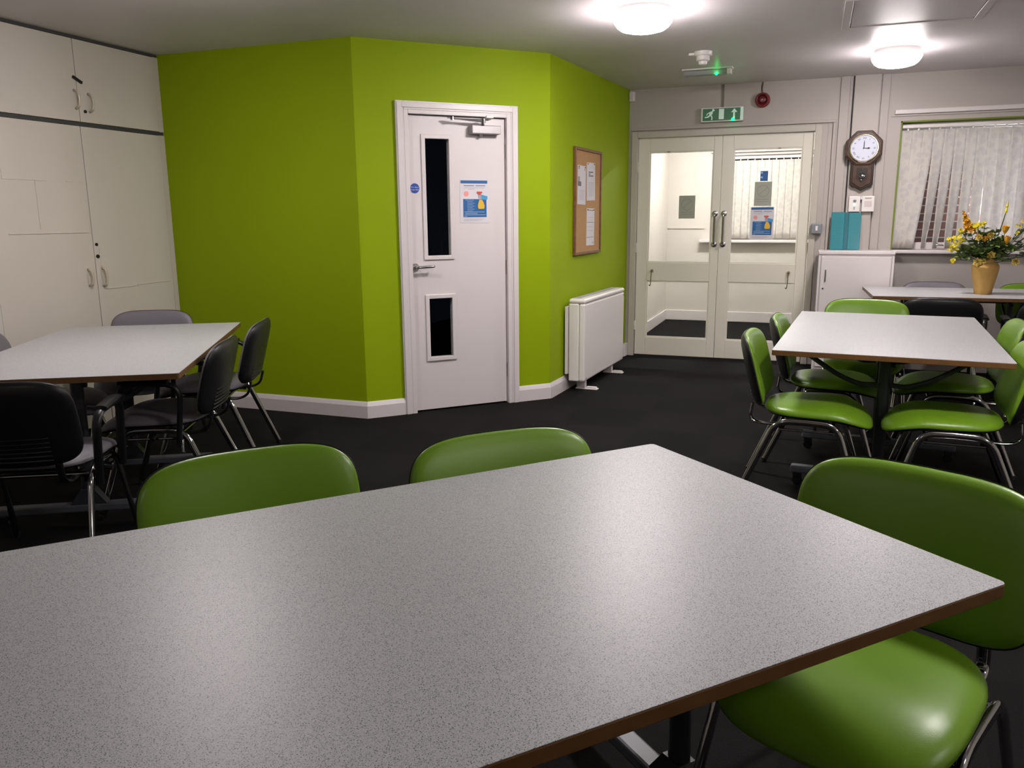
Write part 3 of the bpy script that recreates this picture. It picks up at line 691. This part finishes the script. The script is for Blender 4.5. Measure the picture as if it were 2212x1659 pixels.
obj('cable', tb([(-.004, -.006, .060), (-.010, -.006, .10), (-.004, -.006, .153)], .006, n=8), mat('brown_cable', srgb(95, 82, 66), .6), t, smooth='auto')
t = thing('motion_sensor', 'small white motion sensor in the corner by the ceiling', 'sensor', (-1.654, YB - .002, 2.438), 0)
obj('body', bx(-.026, .026, -.048, 0, -.048, .042), PLASTW, t, bevel=.010, segs=3)
obj('lens', bx(-.018, .018, -.054, -.047, -.030, .006), PAPER, t, bevel=.003)
t = thing('smoke_detector', 'white smoke detector with a side tab on the ceiling', 'smoke detector', (-.800, 6.08, cz(6.08)), 0)
obj('base', lt([(0, 0), (.062, 0), (.062, -.022), (.056, -.030), (0, -.030)], 32), PLASTW, t, smooth='auto')
obj('head', lt([(.046, -.030), (.046, -.058), (.036, -.064), (.030, -.066), (.028, -.084), (.020, -.090), (0, -.090)], 32), PLASTW, t, smooth='auto')
obj('side_tab', bx(-.100, -.058, -.012, .012, -.022, -.004), PLASTW, t, bevel=.004)
# ceiling hatch
b = B(); hx0, hx1, hy0, hy1 = .085, .845, 4.93, 5.66
k = .045
for x0, x1, y0, y1 in ((hx0, hx0 + k, hy0, hy1), (hx1 - k, hx1, hy0, hy1), (hx0 + k, hx1 - k, hy0, hy0 + k), (hx0 + k, hx1 - k, hy1 - k, hy1)): box(b, x0, x1, y0, y1, 2.457, 2.467)
struct('trim_21', b, CEIL, bevel=.003)
struct('trim_22', bx(hx0 + k + .006, hx1 - k - .006, hy0 + k + .006, hy1 - k - .006, 2.460, 2.468), CEIL)

# ------------------------------------------------------------------ clock, switches, folder, release box
t = thing('wall_clock', 'octagonal wooden wall clock with roman numerals and a pendulum box', 'clock', (.362, YB - .045, 1.897))
R8 = .158
def ngon(r, n=8, ph=22.5, sx=1, sz=1, cx_=0, cz_=0): return [(cx_ + sx * r * cos(radians(ph + 360 * i / n)), cz_ + sz * r * sin(radians(ph + 360 * i / n))) for i in range(n)]
b = B(); prism(b, ngon(R8), 0, .050, FRONT); obj('octagon_case', b, CLOCKW, t, bevel=.009, segs=3)
b = B(); prism(b, ngon(R8 - .014), .0505, .060, FRONT); obj('octagon_moulding', b, CLOCKW, t, bevel=.006, segs=2)
low = [(-.092, -.105), (-.092, -.300), (-.068, -.322), (-.050, -.320), (0, -.352), (.050, -.320), (.068, -.322), (.092, -.300), (.092, -.105)]
b = B(); prism(b, low, 0, .040, FRONT); obj('pendulum_case', b, CLOCKD, t, bevel=.006)
low2 = [(-.074, -.128), (-.074, -.285), (0, -.330), (.074, -.285), (.074, -.128)]
b = B(); prism(b, low2, .0405, .047, FRONT); obj('pendulum_frame', b, CLOCKW, t, bevel=.003)
b = B(); prism(b, [(-.044, -.162), (-.044, -.255), (0, -.285), (.044, -.255), (.044, -.162)], .0475, .049, FRONT); obj('pendulum_window', b, CLOCKD, t)
b = B(); lathe(b, [(0, .049), (.026, .050), (.022, .056), (0, .059)], 28, T(0, 0, -.232) @ FRONT); lathe(b, [(0, .049), (.008, .050), (0, .055)], 14, T(-.002, 0, -.262) @ FRONT); box(b, -.016, .016, -.054, -.049, -.202, -.192); box(b, -.003, .003, -.053, -.049, -.21, -.165)
obj('pendulum', b, CHROME, t, smooth='auto')
obj('dial', lt([(0, .0602), (.104, .0602), (.104, .063), (0, .063)], 48, FRONT), mat('clock_dial', srgb(205, 208, 225), .5), t)
obj('bezel', lt([(.103, .060), (.103, .066), (.107, .071), (.113, .071), (.118, .066), (.118, .060)], 48, FRONT), mat('gilt_bezel', (.75, .66, .48, 1), .12, metal=1.0), t, smooth='auto')
for i, s in enumerate(['XII', 'I', 'II', 'III', 'IIII', 'V', 'VI', 'VII', 'VIII', 'IX', 'X', 'XI']):
    a = radians(90 - 30 * i)
    text('numeral', s, .023, INK, t, T(.082 * cos(a), -.0632, .082 * sin(a)) @ FRONT @ Rz(-30 * i))
b = B(); prism(b, [(-.005, -.012), (.003, .0), (.002, .050), (0, .068), (-.004, .050)], .0636, .0644, FRONT @ Rz(-1)); obj('minute_hand', b, INK, t)
b = B(); prism(b, [(-.012, -.002), (.026, -.004), (.036, -.008), (.050, 0), (.036, .008), (.026, .003), (-.012, .002)], .0648, .0656, FRONT @ Rz(-1)); obj('hour_hand', b, INK, t)
t = thing('heating_controller', 'white heating controller with a small green light below the clock', 'controller', (.322, YB - .045, 1.438))
obj('case', bx(-.046, .044, -.030, 0, -.068, .064), PLASTW, t, bevel=.005)
obj('knob', lt([(0, 0), (.013, 0), (.012, .010), (0, .011)], 20, T(.002, -.030, .028) @ FRONT), STEEL, t, smooth='auto')
obj('indicator_light', bx(-.006, .008, -.033, -.030, -.014, .000), mat('soft_green_led', (.1, .7, .2, 1), .3, emit=(.15, 1, .3, 1), estr=1.5), t)
obj('marks', bx(-.006, .006, -.0312, -.0299, -.050, -.026), FAINT, t)
t = thing('timer_unit', 'white timer unit with a printed label beside the green-lit controller', 'controller', (.428, YB - .045, 1.438))
obj('case', bx(-.048, .052, -.034, 0, -.068, .064), PLASTW, t, bevel=.005)
obj('label_panel', bx(-.028, .032, -.0352, -.0339, -.028, .022), mat('pale_label', srgb(205, 192, 190), .6), t)
obj('label_print', bx(-.025, .028, -.0352, -.0339, .040, .050), mat('tan_print', srgb(170, 158, 130), .6), t)
obj('link_cap', bx(-.062, -.048, -.036, -.01, .034, .064), PAPER, t, bevel=.002)
t = thing('door_release_box', 'grey door release box with a light button beside the double doors', 'switch', (.028, YB - .0215, 1.228))
obj('case', bx(-.045, .045, -.048, 0, -.045, .045), PLASTG, t, bevel=.008)
obj('button', bx(-.010, .010, -.053, -.048, -.020, .022), PLASTW, t, bevel=.003)
t = thing('leaflet_folder', 'teal plastic two-panel folder propped on the white cabinet', 'folder', (.268, YB - .105, 1.0465))
t.rotation_euler = (radians(-9), 0, 0)
obj('left_cover', bx(-.122, -.014, -.010, .004, 0, .325), TEAL, t, bevel=.003)
obj('right_cover', bx(.018, .118, -.010, .004, 0, .320), TEAL, t, bevel=.003)
obj('spine', bx(-.0135, .0175, -.006, .004, 0, .322), TEALD, t)
# faint embossed dots down each cover
b = B()
for i in range(6):
    for x in (-.075, -.055, .070, .085): box(b, x, x + .008, -.0108, -.0099, .045 + i * .045, .050 + i * .045)
obj('embossed_marks', b, TEALD, t)
# white cabinet below it
t = thing('white_cabinet', 'low white cabinet with a recessed handle against the far wall beside the double doors', 'cabinet', (.355, YB - .38, 0))
CW = .277
obj('carcass', bx(-CW, CW, .0, .33, .02, 1.018), WHITE, t)
obj('side_panel', bx(-CW - .018, -CW - .0005, -.002, .33, 0, 1.018), WHITE, t, bevel=.003)
obj('side_panel', bx(CW + .0005, CW + .018, -.002, .33, 0, 1.018), WHITE, t, bevel=.003)
dr = obj('door', bx(-CW + .006, CW - .006, -.014, -.001, .05, 1.000), WHITE, t, bevel=.003)
obj('top_panel', bx(-CW - .020, CW + .020, -.012, .335, 1.0185, 1.045), WHITE, t, bevel=.004)
hb = B(); box(hb, -CW + .038, -CW + .050, -.022, -.014, .79, .89); obj('handle', hb, STEEL, dr, bevel=.002)
obj('lock', lt([(0, 0), (.007, 0), (.007, .004), (0, .004)], 14, T(-CW + .030, -.014, .730) @ FRONT), BRASS, dr)
obj('plinth', bx(-CW, CW, .02, .30, 0, .0195), GREYM, t)

# notices on the glass doors
gy = YB + .036
poster('cleaning_poster', 'cleaning notice with a yellow spray bottle on the right glass door', T(-.547, gy, 1.130), .206, .292)
def card(name, label, x0, x1, z0, z1, ring, group=None):
    o = tag(obj(name, bx(x0, x1, gy - .0015, gy, z0, z1), GREYN), label, 'notice')
    xc = (x0 + x1) / 2; zc = z1 - (x1 - x0) * .55; R = (x1 - x0) * .36
    b = B(); lathe(b, [(R - .006, 0), (R, 0), (R, .0008), (R - .006, .0008)], 32, T(xc, gy - .0015, zc) @ FRONT, cap=False); box(b, -R, R, -.0008, 0, -.003, .003, T(xc, gy - .0015, zc) @ Ry(-40))
    obj('round_mark', b, GREYN2, o)
    b = B()
    for i in range(2): box(b, x0 + .02, x1 - .02, gy - .0023, gy - .0015, z0 + .035 + i * .02, z0 + .042 + i * .02)
    obj('faint_text', b, GREYN2, o)
    return o
card('grey_notice', 'grey card with a circle mark on the left glass door', -1.200, -1.050, 1.322, 1.533, True)
card('grey_notice', 'grey card with a circle mark on the right glass door above the spray bottle notice', -.522, -.372, 1.430, 1.644, True)
o = tag(obj('blue_sticker', bx(-.478, -.412, gy - .0015, gy, 1.650, 1.738), BLUEI), 'small dark blue sticker at the top of the notices on the right glass door', 'sticker')
b = B(); box(b, -.474, -.458, gy - .0023, gy - .0015, 1.715, 1.732); box(b, -.474, -.456, gy - .0023, gy - .0015, 1.675, 1.69); obj('pale_mark', b, PALEB, o)

# ------------------------------------------------------------------ tables
def make_table(w_=.99, l_=1.685, h_=.73):
    """origin on the floor at the centre, long side along local y"""
    t = thing('folding_table', 'x', 'table')
    def rr(r, hx, hy, n=5):
        p = []
        for cx_, cy_, a0 in ((hx - r, hy - r, 0), (-hx + r, hy - r, 90), (-hx + r, -hy + r, 180), (hx - r, -hy + r, 270)):
            for k in range(n + 1): a = radians(a0 + 90 * k / n); p.append((cx_ + r * cos(a), cy_ + r * sin(a)))
        return p
    b = B(); prism(b, rr(.012, w_ / 2, l_ / 2), h_ - .0255, h_ - .0012); obj('edge_band', b, EDGE, t, bevel=.002)
    b = B(); prism(b, rr(.0115, w_ / 2 - .0008, l_ / 2 - .0008), h_ - .0011, h_); obj('table_top', b, LAM, t)
    for s, yc in ((-1, l_ / 2 - .285), (1, .15)):
        b = B(); tube(b, [(0, s * yc, .13), (0, s * yc, h_ - .045)], .028, .022, n=16); 
        prism(b, [(-.028, .17), (.028, .17), (.075, .105), (.075, .10), (-.075, .10), (-.075, .105)], -.024, .024, T(0, s * yc, 0) @ Rx(90))
        obj('column', b, GREYM, t, smooth='auto')
        b = B(); box(b, -.40, .40, s * yc - .028, s * yc + .028, .066, .102); ft = obj('foot_beam', b, FEETM, t, bevel=.008)
        for sx in (-1, 1):
            b = B(); lathe(b, [(0, -.011), (.022, -.011), (.026, -.006), (.026, .006), (.022, .011), (0, .011)], 18, T(sx * .365, s * yc, .0262) @ Rx(90)); 
            c = obj('castor', b, BLACKP, ft, smooth='auto')
            b = B(); box(b, sx * .365 - .022, sx * .365 + .022, s * yc - .018, s * yc + .018, .040, .0655); obj('castor_fork', b, BLACKP, c, bevel=.004)
            # curved brace from the column up to the top
            pts = [(sx * .035, s * yc, h_ - .185), (sx * .10, s * yc, h_ - .190), (sx * .20, s * yc, h_ - .155), (sx * .33, s * yc, h_ - .070), (sx * .38, s * yc, h_ - .034)]
            obj('brace', tb(fillet(pts, .05), .010, .012, n=8, ref=Vector((0, 1, 0))), GREYM, t, smooth='auto')
        obj('top_bearer', bx(-.40, .40, s * yc - .020, s * yc + .020, h_ - .045, h_ - .0258), GREYM, t, bevel=.003)
        # folding hinge knobs
        obj('hinge_knob', lt([(0, 0), (.013, 0), (.013, .022), (0, .022)], 16, T(0, s * yc, h_ - .085) @ Ry(90) @ T(0, 0, .02)), BLACKP, t, smooth='auto')
    obj('spine_rail', bx(-.020, .020, -l_ / 2 + .315, .12, h_ - .075, h_ - .0258), GREYM, t, bevel=.003)
    obj('stretcher', tb([(0, -l_ / 2 + .305, .30), (0, .13, .30)], .012, .022, n=10), GREYM, t, smooth='auto')
    return t
tables = [((-.9185 + .0, 0), 0)]
def table_from(corner, ang, lx, ly, label, z=0.0, proto=[None]):
    """corner = a known corner, u = direction of the short edge from it, n the long one"""
    u_ = Vector((cos(radians(ang)), sin(radians(ang)))); n_ = Vector((-u_.y, u_.x))
    c = Vector(corner) + u_ * (.495 * lx) + n_ * (.8425 * ly)
    if proto[0] is None: t = proto[0] = make_table()
    else: t = copy_tree(proto[0])
    t.location = (c.x, c.y, z); t.rotation_euler = (0, 0, radians(ang + (180 if ang < -40 else 0))); t['label'] = label; t['group'] = 'folding tables with speckled tops'
    return t, c, u_, n_
TF = table_from((-.381, 2.155), -42.3, 1, -1, 'large speckled grey table in the foreground with worn top and dark edge')
TR = table_from((-.035, 5.59), -3.8, 1, -1, 'pale table with green chairs around it in the right half of the room')
TL = table_from((-3.267, 4.034), 30.2, -1, -1, 'pale table in the left corner surrounded by grey and black chairs')
# table under the window: its long side runs along the far wall
TB_ = copy_tree(TF[0]); TB_.location = (.43 + .8425, 6.505 + .42, .030); TB_.rotation_euler = (0, 0, radians(-88)); TB_.scale = (.86, 1, 1)
TB_['label'] = 'pale table under the window carrying the gold vase of flowers'; TB_['group'] = 'folding tables with speckled tops'

# ------------------------------------------------------------------ chairs
CW2, CH2, CZ0 = .262, .168, .625
def back_fn(off=0.0):
    def f(a, b_, d):
        y = -.268 + .55 * a * a - .27 * b_ + d * .97
        return (a, y, CZ0 + b_ + d * .25)
    return f
def seat_fn(a, b_, d):
    # waterfall front, slight dip in the middle
    f = max(0.0, (b_ - .04) / .20); r = max(0.0, (-b_ - .15) / .08)
    z = .431 + d - .052 * f * f + .006 * r * r + .10 * a * a * (1 if d > 0 else .3)
    return (a, b_ + .042, z)
def make_chair(kind, arms, label, group):
    cush = {'green': GREEN, 'grey': GREYV}[kind]; CW2 = .262 if kind == 'green' else .247
    t = thing(kind + '_chair' if not arms else kind + '_armchair', label, 'chair', group=group)
    b = B(); pad(b, CW2, CH2, .030, .004, back_fn(), n=72, ex=4.2)
    br = obj('backrest', b, cush, t, smooth=True)
    b = B(); pad(b, CW2 + .002, CH2 + .003, -.002, .032, back_fn(), n=72, ex=4.2)
    f = back_fn()
    for i in range(6):
        zb = -.135 + i * .018
        rows = [[b.verts.new(f(a, zb + dz, -.030 - dd)) for a in [(-.15 + .30 * k / 10) for k in range(11)]] for dz, dd in ((-.0045, 0), (-.002, .0028), (.002, .0028), (.0045, 0))]
        for r0, r1 in zip(rows, rows[1:]):
            for k in range(10): b.faces.new((r0[k], r0[k + 1], r1[k + 1], r1[k]))
    sh = obj('back_shell', b, BLACKP, br, smooth=True)
    b = B(); pad(b, .230, .245, .041, .008, seat_fn, n=64, ex=3.2, xf=lambda a, c: (a * (1 + .05 * c / .245), c))
    st = obj('seat', b, cush, t, smooth=True)
    b = B(); pad(b, .228, .242, -.004, .024, seat_fn, n=64, ex=3.2, xf=lambda a, c: (a * (1 + .05 * c / .245), c))
    obj('seat_shell', b, BLACKP, st, smooth=True)
    for s in (-1, 1):
        X_ = s * .228
        # each leg takes half of the side frame's top with it
        fl_ = fillet([(s * .255, .255, .008), (X_, .135, .405), (X_, .0, .408)], .07, 8)
        rl_ = fillet([(s * .255, -.300, .008), (X_, -.135, .405), (X_, .0, .408)], .07, 8)
        for p in (fl_, rl_):
            lg = obj('leg', tb(p, .011, .015, n=14), CHROME, t, smooth='auto')
            e = p[0]; obj('rubber_foot', lt([(0, 0), (.014, 0), (.014, .018), (.012, .024), (0, .024)], 14, T(e.x, e.y, 0)), BLACKP, lg, smooth='auto')
        obj('side_rail', tb(fillet([(X_ * .97, .12, .366), (X_ * .97, -.12, .366)], .01), .006, .006, n=8), CHROME, t, smooth='auto')
        pp = fillet([(s * .165, -.06, .385), (s * .165, -.190, .374), (s * .165, -.258, .388), (s * .165, -.248, .470)] if kind == 'green' else [(s * .165, -.06, .385), (s * .165, -.180, .376), (s * .165, -.232, .400), (s * .165, -.250, .470)], .05, 8)
        obj('back_post', tb(pp, .014, .007, n=12), CHROME if kind == 'green' else BLACKP, t, smooth='auto')
        for yy in (-.11, .11):
            obj('frame_bolt', lt([(0, 0), (.010, 0), (.010, .022), (0, .022)], 12, T(s * .200, yy, .356)), BLACKP, t, smooth='auto')
    for yy in (-.115, .115):
        obj('cross_bar', tb([(-.226, yy, .388), (.226, yy, .388)], .009, n=10, ref=Vector((0, 1, 0))), CHROME, t, smooth='auto')
    if arms:
        for s in (-1, 1):
            pts = fillet([(s * .250, -.115, .345), (s * .275, -.150, .628), (s * .275, .115, .640), (s * .250, .150, .345)], .075, 8)
            ar = obj('armrest', tb(pts, .017, .013, n=12), BLACKP, t, smooth='auto')
            p2 = [(s * .277, -.10, .640), (s * .277, -.03, .646), (s * .277, .06, .650), (s * .277, .11, .643)]
            obj('arm_pad', tb(p2, .026, .012, n=12), BLACKP, ar, smooth='auto')
            obj('arm_clamp', tb([(s * .20, .0, .385), (s * .262, .0, .372)], .012, n=8, ref=Vector((0, 1, 0))), BLACKP, ar, smooth='auto')
    return t
PROTO = {}
def chair(kind, arms, x, y, deg, label):
    """(x, y) = seat centre, deg = direction the sitter would face"""
    key = (kind, arms); g = {'green': 'green vinyl chairs', 'grey': 'grey and black chairs'}[kind]
    if key not in PROTO: t = PROTO[key] = make_chair(kind, arms, label, g)
    else: t = copy_tree(PROTO[key])
    t.location = (x, y, 0); t.rotation_euler = (0, 0, radians(deg - 90)); t['label'] = label; t['group'] = g
    return t
def chair_b(kind, arms, bx_, by_, deg, label):   # placed by the top of its backrest
    a = radians(deg); return chair(kind, arms, bx_ + .30 * cos(a), by_ + .30 * sin(a), deg, label)
chair_b('green', False, -1.273, 1.558, -42, 'green chair tucked under the far side of the foreground table, the left one')
chair_b('green', False, -.749, 1.914, -46, 'green chair tucked under the far side of the foreground table, near its far corner')
chair_b('green', False, .268, 1.925, -114, 'green chair at the right end of the foreground table, its seat in view')
chair_b('green', False, -.262, 4.08, -3, 'green chair seen edge-on at the near left side of the right table')
chair_b('green', False, -.165, 4.78, -3, 'green chair at the far left side of the right table, nearest the glass doors')
chair_b('green', False, .370, 5.86, -93, 'green chair facing the camera at the far end of the right table')
chair_b('green', False, .945, 4.02, 177, 'green chair at the near right side of the right table, cut by the photo edge')
chair_b('green', False, 1.06, 4.86, 177, 'green chair at the far right side of the right table')
chair_b('grey', True, .850, 6.05, 86, 'black-backed armchair between the right table and the window table')
chair_b('grey', True, 1.53, 5.98, 86, 'black-backed armchair at the window table, cut by the right edge of the photo')
chair_b('grey', False, .97, 7.50, -90, 'pale grey chair beyond the window table, left of the vase')
chair_b('green', False, 1.68, 7.47, -90, 'green chair beyond the window table, right of the vase')
chair_b('grey', True, -2.685, 1.97, 118, 'armchair seen from behind at the near end of the left table')
chair_b('grey', True, -2.60, 3.10, 206, 'armchair at the right side of the left table, the nearer one')
chair_b('grey', True, -2.89, 3.75, 206, 'armchair at the right side of the left table, the one by the lime wall')
chair_b('grey', False, -3.855, 3.94, -62, 'grey chair at the far end of the left table in front of the cupboards')
chair_b('grey', False, -3.95, 2.84, 28, 'grey chair on the cupboard side of the left table, cut by the photo edge')

# ------------------------------------------------------------------ vase of flowers
VZ = .7605
vt = thing('flower_vase', 'gold vase of yellow and orange artificial flowers on the window table', 'vase', (1.215, 6.84, VZ))
prof = [(0, 0), (.055, 0), (.058, .004), (.066, .05), (.078, .11), (.088, .165), (.092, .195), (.089, .214), (.076, .228), (.063, .235), (.060, .245), (.068, .262), (.064, .264), (.055, .245), (.052, .222), (.07, .19), (0, .18)]
obj('vase_body', lt(prof, 40), GOLD, vt, smooth='auto')
rnd = random.Random(11)
def leafm(bm, p, d, L, wd, tw=0.0):
    d = Vector(d).normalized(); s = d.cross(Vector((0, 0, 1)));
    if s.length < .1: s = Vector((1, 0, 0))
    s.normalize(); s = Matrix.Rotation(tw, 3, d) @ s; nrm = s.cross(d)
    p = Vector(p); prev = None
    for k, (f, q) in enumerate(((0, .08), (.25, .8), (.5, 1), (.75, .7), (1, .05))):
        c = p + d * L * f - Vector((0, 0, L * .25 * f * f)); a = bm.verts.new(c + s * wd * q + nrm * wd * .25 * q); e = bm.verts.new(c - s * wd * q + nrm * wd * .25 * q); mid = bm.verts.new(c)
        if prev: bm.faces.new((prev[0], a, mid, prev[2])); bm.faces.new((prev[2], mid, e, prev[1]))
        prev = (a, e, mid)
def flower(bm, p, r, n=8, up=(0, -0.6, .6), cup=.5):
    p = Vector(p); up_ = Vector(up).normalized(); s = up_.cross(Vector((1, 0, 0))).normalized(); t_ = up_.cross(s)
    for ring_, rr, cc in ((0, r, cup), (1, r * .65, cup * 1.8)):
        for k in range(n):
            a = 2 * pi * (k + .5 * ring_) / n; d = s * cos(a) + t_ * sin(a)
            q = s * -sin(a) + t_ * cos(a)
            w_ = rr * 1.9 / n * 1.2
            v = [bm.verts.new(x) for x in (p, p + d * rr * .6 + q * w_ + up_ * rr * cc * .35, p + d * rr + up_ * rr * cc, p + d * rr * .6 - q * w_ + up_ * rr * cc * .35)]
            bm.faces.new(v)
def stem(p0, p1, bend=.0, r=.0022):
    p0, p1 = Vector(p0), Vector(p1); mid = (p0 + p1) / 2 + Vector((bend, 0, .03)); pts = [p0 * (1 - t) ** 2 + mid * 2 * t * (1 - t) + p1 * t * t for t in [k / 6 for k in range(7)]]
    return pts, r
def sprig(kind, tip, m, **k):
    """one stem with its flower head and leaves"""
    tip = (tip[0] * 1.1, tip[1], .24 + (tip[2] - .24) * 1.5 if tip[2] > .24 else tip[2] + .045)
    base = Vector((rnd.uniform(-.025, .025), rnd.uniform(-.02, .02), .215))
    pts, r = stem(base, tip, (tip[0]) * .25)
    b = B(); tube(b, pts, r, n=6); s = obj('stem', b, STEMM, vt, smooth=True)
    b = B()
    for i in range(3, 7):
        for q in range(k.get('leaves', 2)):
            a = rnd.uniform(0, 2 * pi); leafm(b, pts[i - (1 if i == 6 else 0)], (cos(a), sin(a), rnd.uniform(.1, 1.3)), rnd.uniform(.03, .055) * k.get('ls', 1), rnd.uniform(.008, .014) * k.get('ls', 1), rnd.uniform(-1, 1))
    obj('leaves', b, k.get('lm', LEAF), s)
    b = B(); tip = Vector(tip)
    if kind == 'cluster':
        for i in range(k.get('n', 9)):
            flower(b, tip + Vector((rnd.gauss(0, 1), rnd.gauss(0, 1), rnd.gauss(0, 1))) * k.get('spread', .018), k.get('r', .014) * 1.25, 6, up=(rnd.uniform(-.6, .6), -.8, rnd.uniform(.1, 1)))
    elif kind == 'rose':
        for i in range(4): flower(b, tip + Vector((0, 0, i * .003)), k.get('r', .03) * (1 - .2 * i), 6, up=k.get('up', (rnd.uniform(-.5, .2), -1, rnd.uniform(.1, .5))), cup=.4 + .5 * i)
    elif kind == 'spike':
        d = Vector(k['dir']).normalized(); L = k['L']
        for i in range(26):
            f = i / 25; a = i * 2.4; rr = k['r'] * (1 - .85 * f) + .003
            leafm(b, tip + d * L * f, Vector((cos(a), sin(a), .0)) * .5 + d * 1.0, .022 * (1 - .3 * f), .005 + rr * .25)
            flower(b, tip + d * L * f + Vector((cos(a), sin(a), 0)) * rr * .4, rr, 5, up=(cos(a), sin(a), .7))
    elif kind == 'cup':
        tube(b, [tip, tip + Vector((0, 0, .022)), tip + Vector((.002, 0, .05))], [.006, .018, .026], n=10, caps=False)
        flower(b, tip + Vector((0, 0, .045)), .026, 6, up=(0, -.2, 1), cup=.5)
    elif kind == 'bud':
        tube(b, [tip, tip + Vector((.001, 0, .015)), tip + Vector((.003, 0, .05))], [.004, .010, .002], n=8)
    if kind != 'none': obj('flower_head', b, m, s)
    else: b.free()
def V(px_dx, z): return (px_dx, rnd.uniform(-.05, .03), z)
# tips are (x, y, z) from the vase foot
sprig('spike', (-.115, -.03, .385), ORG, dir=(-.38, 0, .92), L=.155, r=.034)
sprig('cluster', (-.075, -.04, .405), YEL, n=12, spread=.020, r=.015)
sprig('cluster', (-.195, -.03, .345), YEL, n=12, spread=.022, r=.014)
sprig('cluster', (-.215, -.02, .300), YEL, n=10, spread=.016, r=.012)
sprig('cluster', (-.165, -.02, .385), YEL, n=8, spread=.012, r=.012)
sprig('cluster', (-.200, -.04, .245), YEL, n=6, spread=.010, r=.012)
sprig('rose', (-.065, -.06, .355), OCH, r=.030)
sprig('rose', (-.030, -.06, .350), ORG, r=.024)
sprig('rose', (.015, -.06, .270), OCH, r=.034)
sprig('rose', (.0, -.05, .365), OCH, r=.030, leaves=3)
sprig('rose', (-.060, -.07, .190), OCH, r=.034)
sprig('rose', (-.025, -.07, .195), OCH, r=.022)
sprig('rose', (.165, -.05, .195), OCH, r=.030)
sprig('cup', (.085, -.04, .375), ORG)
sprig('cup', (.100, -.05, .325), ORG)
sprig('cluster', (-.035, -.03, .425), YEL, n=4, spread=.006, r=.013)
sprig('bud', (.080, -.02, .470), YEL, leaves=0)
sprig('bud', (.083, -.02, .495), YEL, leaves=0)
sprig('cluster', (.205, -.03, .415), OCH, n=5, spread=.018, r=.009, leaves=1)
sprig('cluster', (.170, -.02, .395), YEL, n=5, spread=.014, r=.009, leaves=1)
sprig('cluster', (.290, -.02, .375), YEL, n=8, spread=.020, r=.013, leaves=3, lm=LEAFG)
sprig('cluster', (.270, -.02, .290), OCH, n=5, spread=.014, r=.010, leaves=3, lm=LEAFG)
for i in range(13):
    a = rnd.uniform(-1.25, 1.25); L = rnd.uniform(.12, .24)
    sprig('none', (L * sin(a), rnd.uniform(-.07, .05), .235 + L * cos(a) * .75), LEAF, leaves=4, ls=1.5)
for tip in ((.24, -.02, .45), (.29, 0, .42), (.20, -.03, .33), (.255, -.01, .34), (.33, 0, .46), (.30, -.02, .52), (.27, 0, .24)):
    sprig('none', tip, LEAF, leaves=6, ls=.85, lm=LEAFG)
for tip in ((-.13, -.03, .30), (-.16, -.02, .26), (-.10, -.05, .28), (-.03, -.06, .29), (.04, -.06, .33), (.05, -.05, .25), (0, -.05, .26), (-.05, -.05, .24), (.09, -.05, .27), (-.02, -.02, .38)):
    sprig('none', tip, LEAF, leaves=5, ls=1.7)
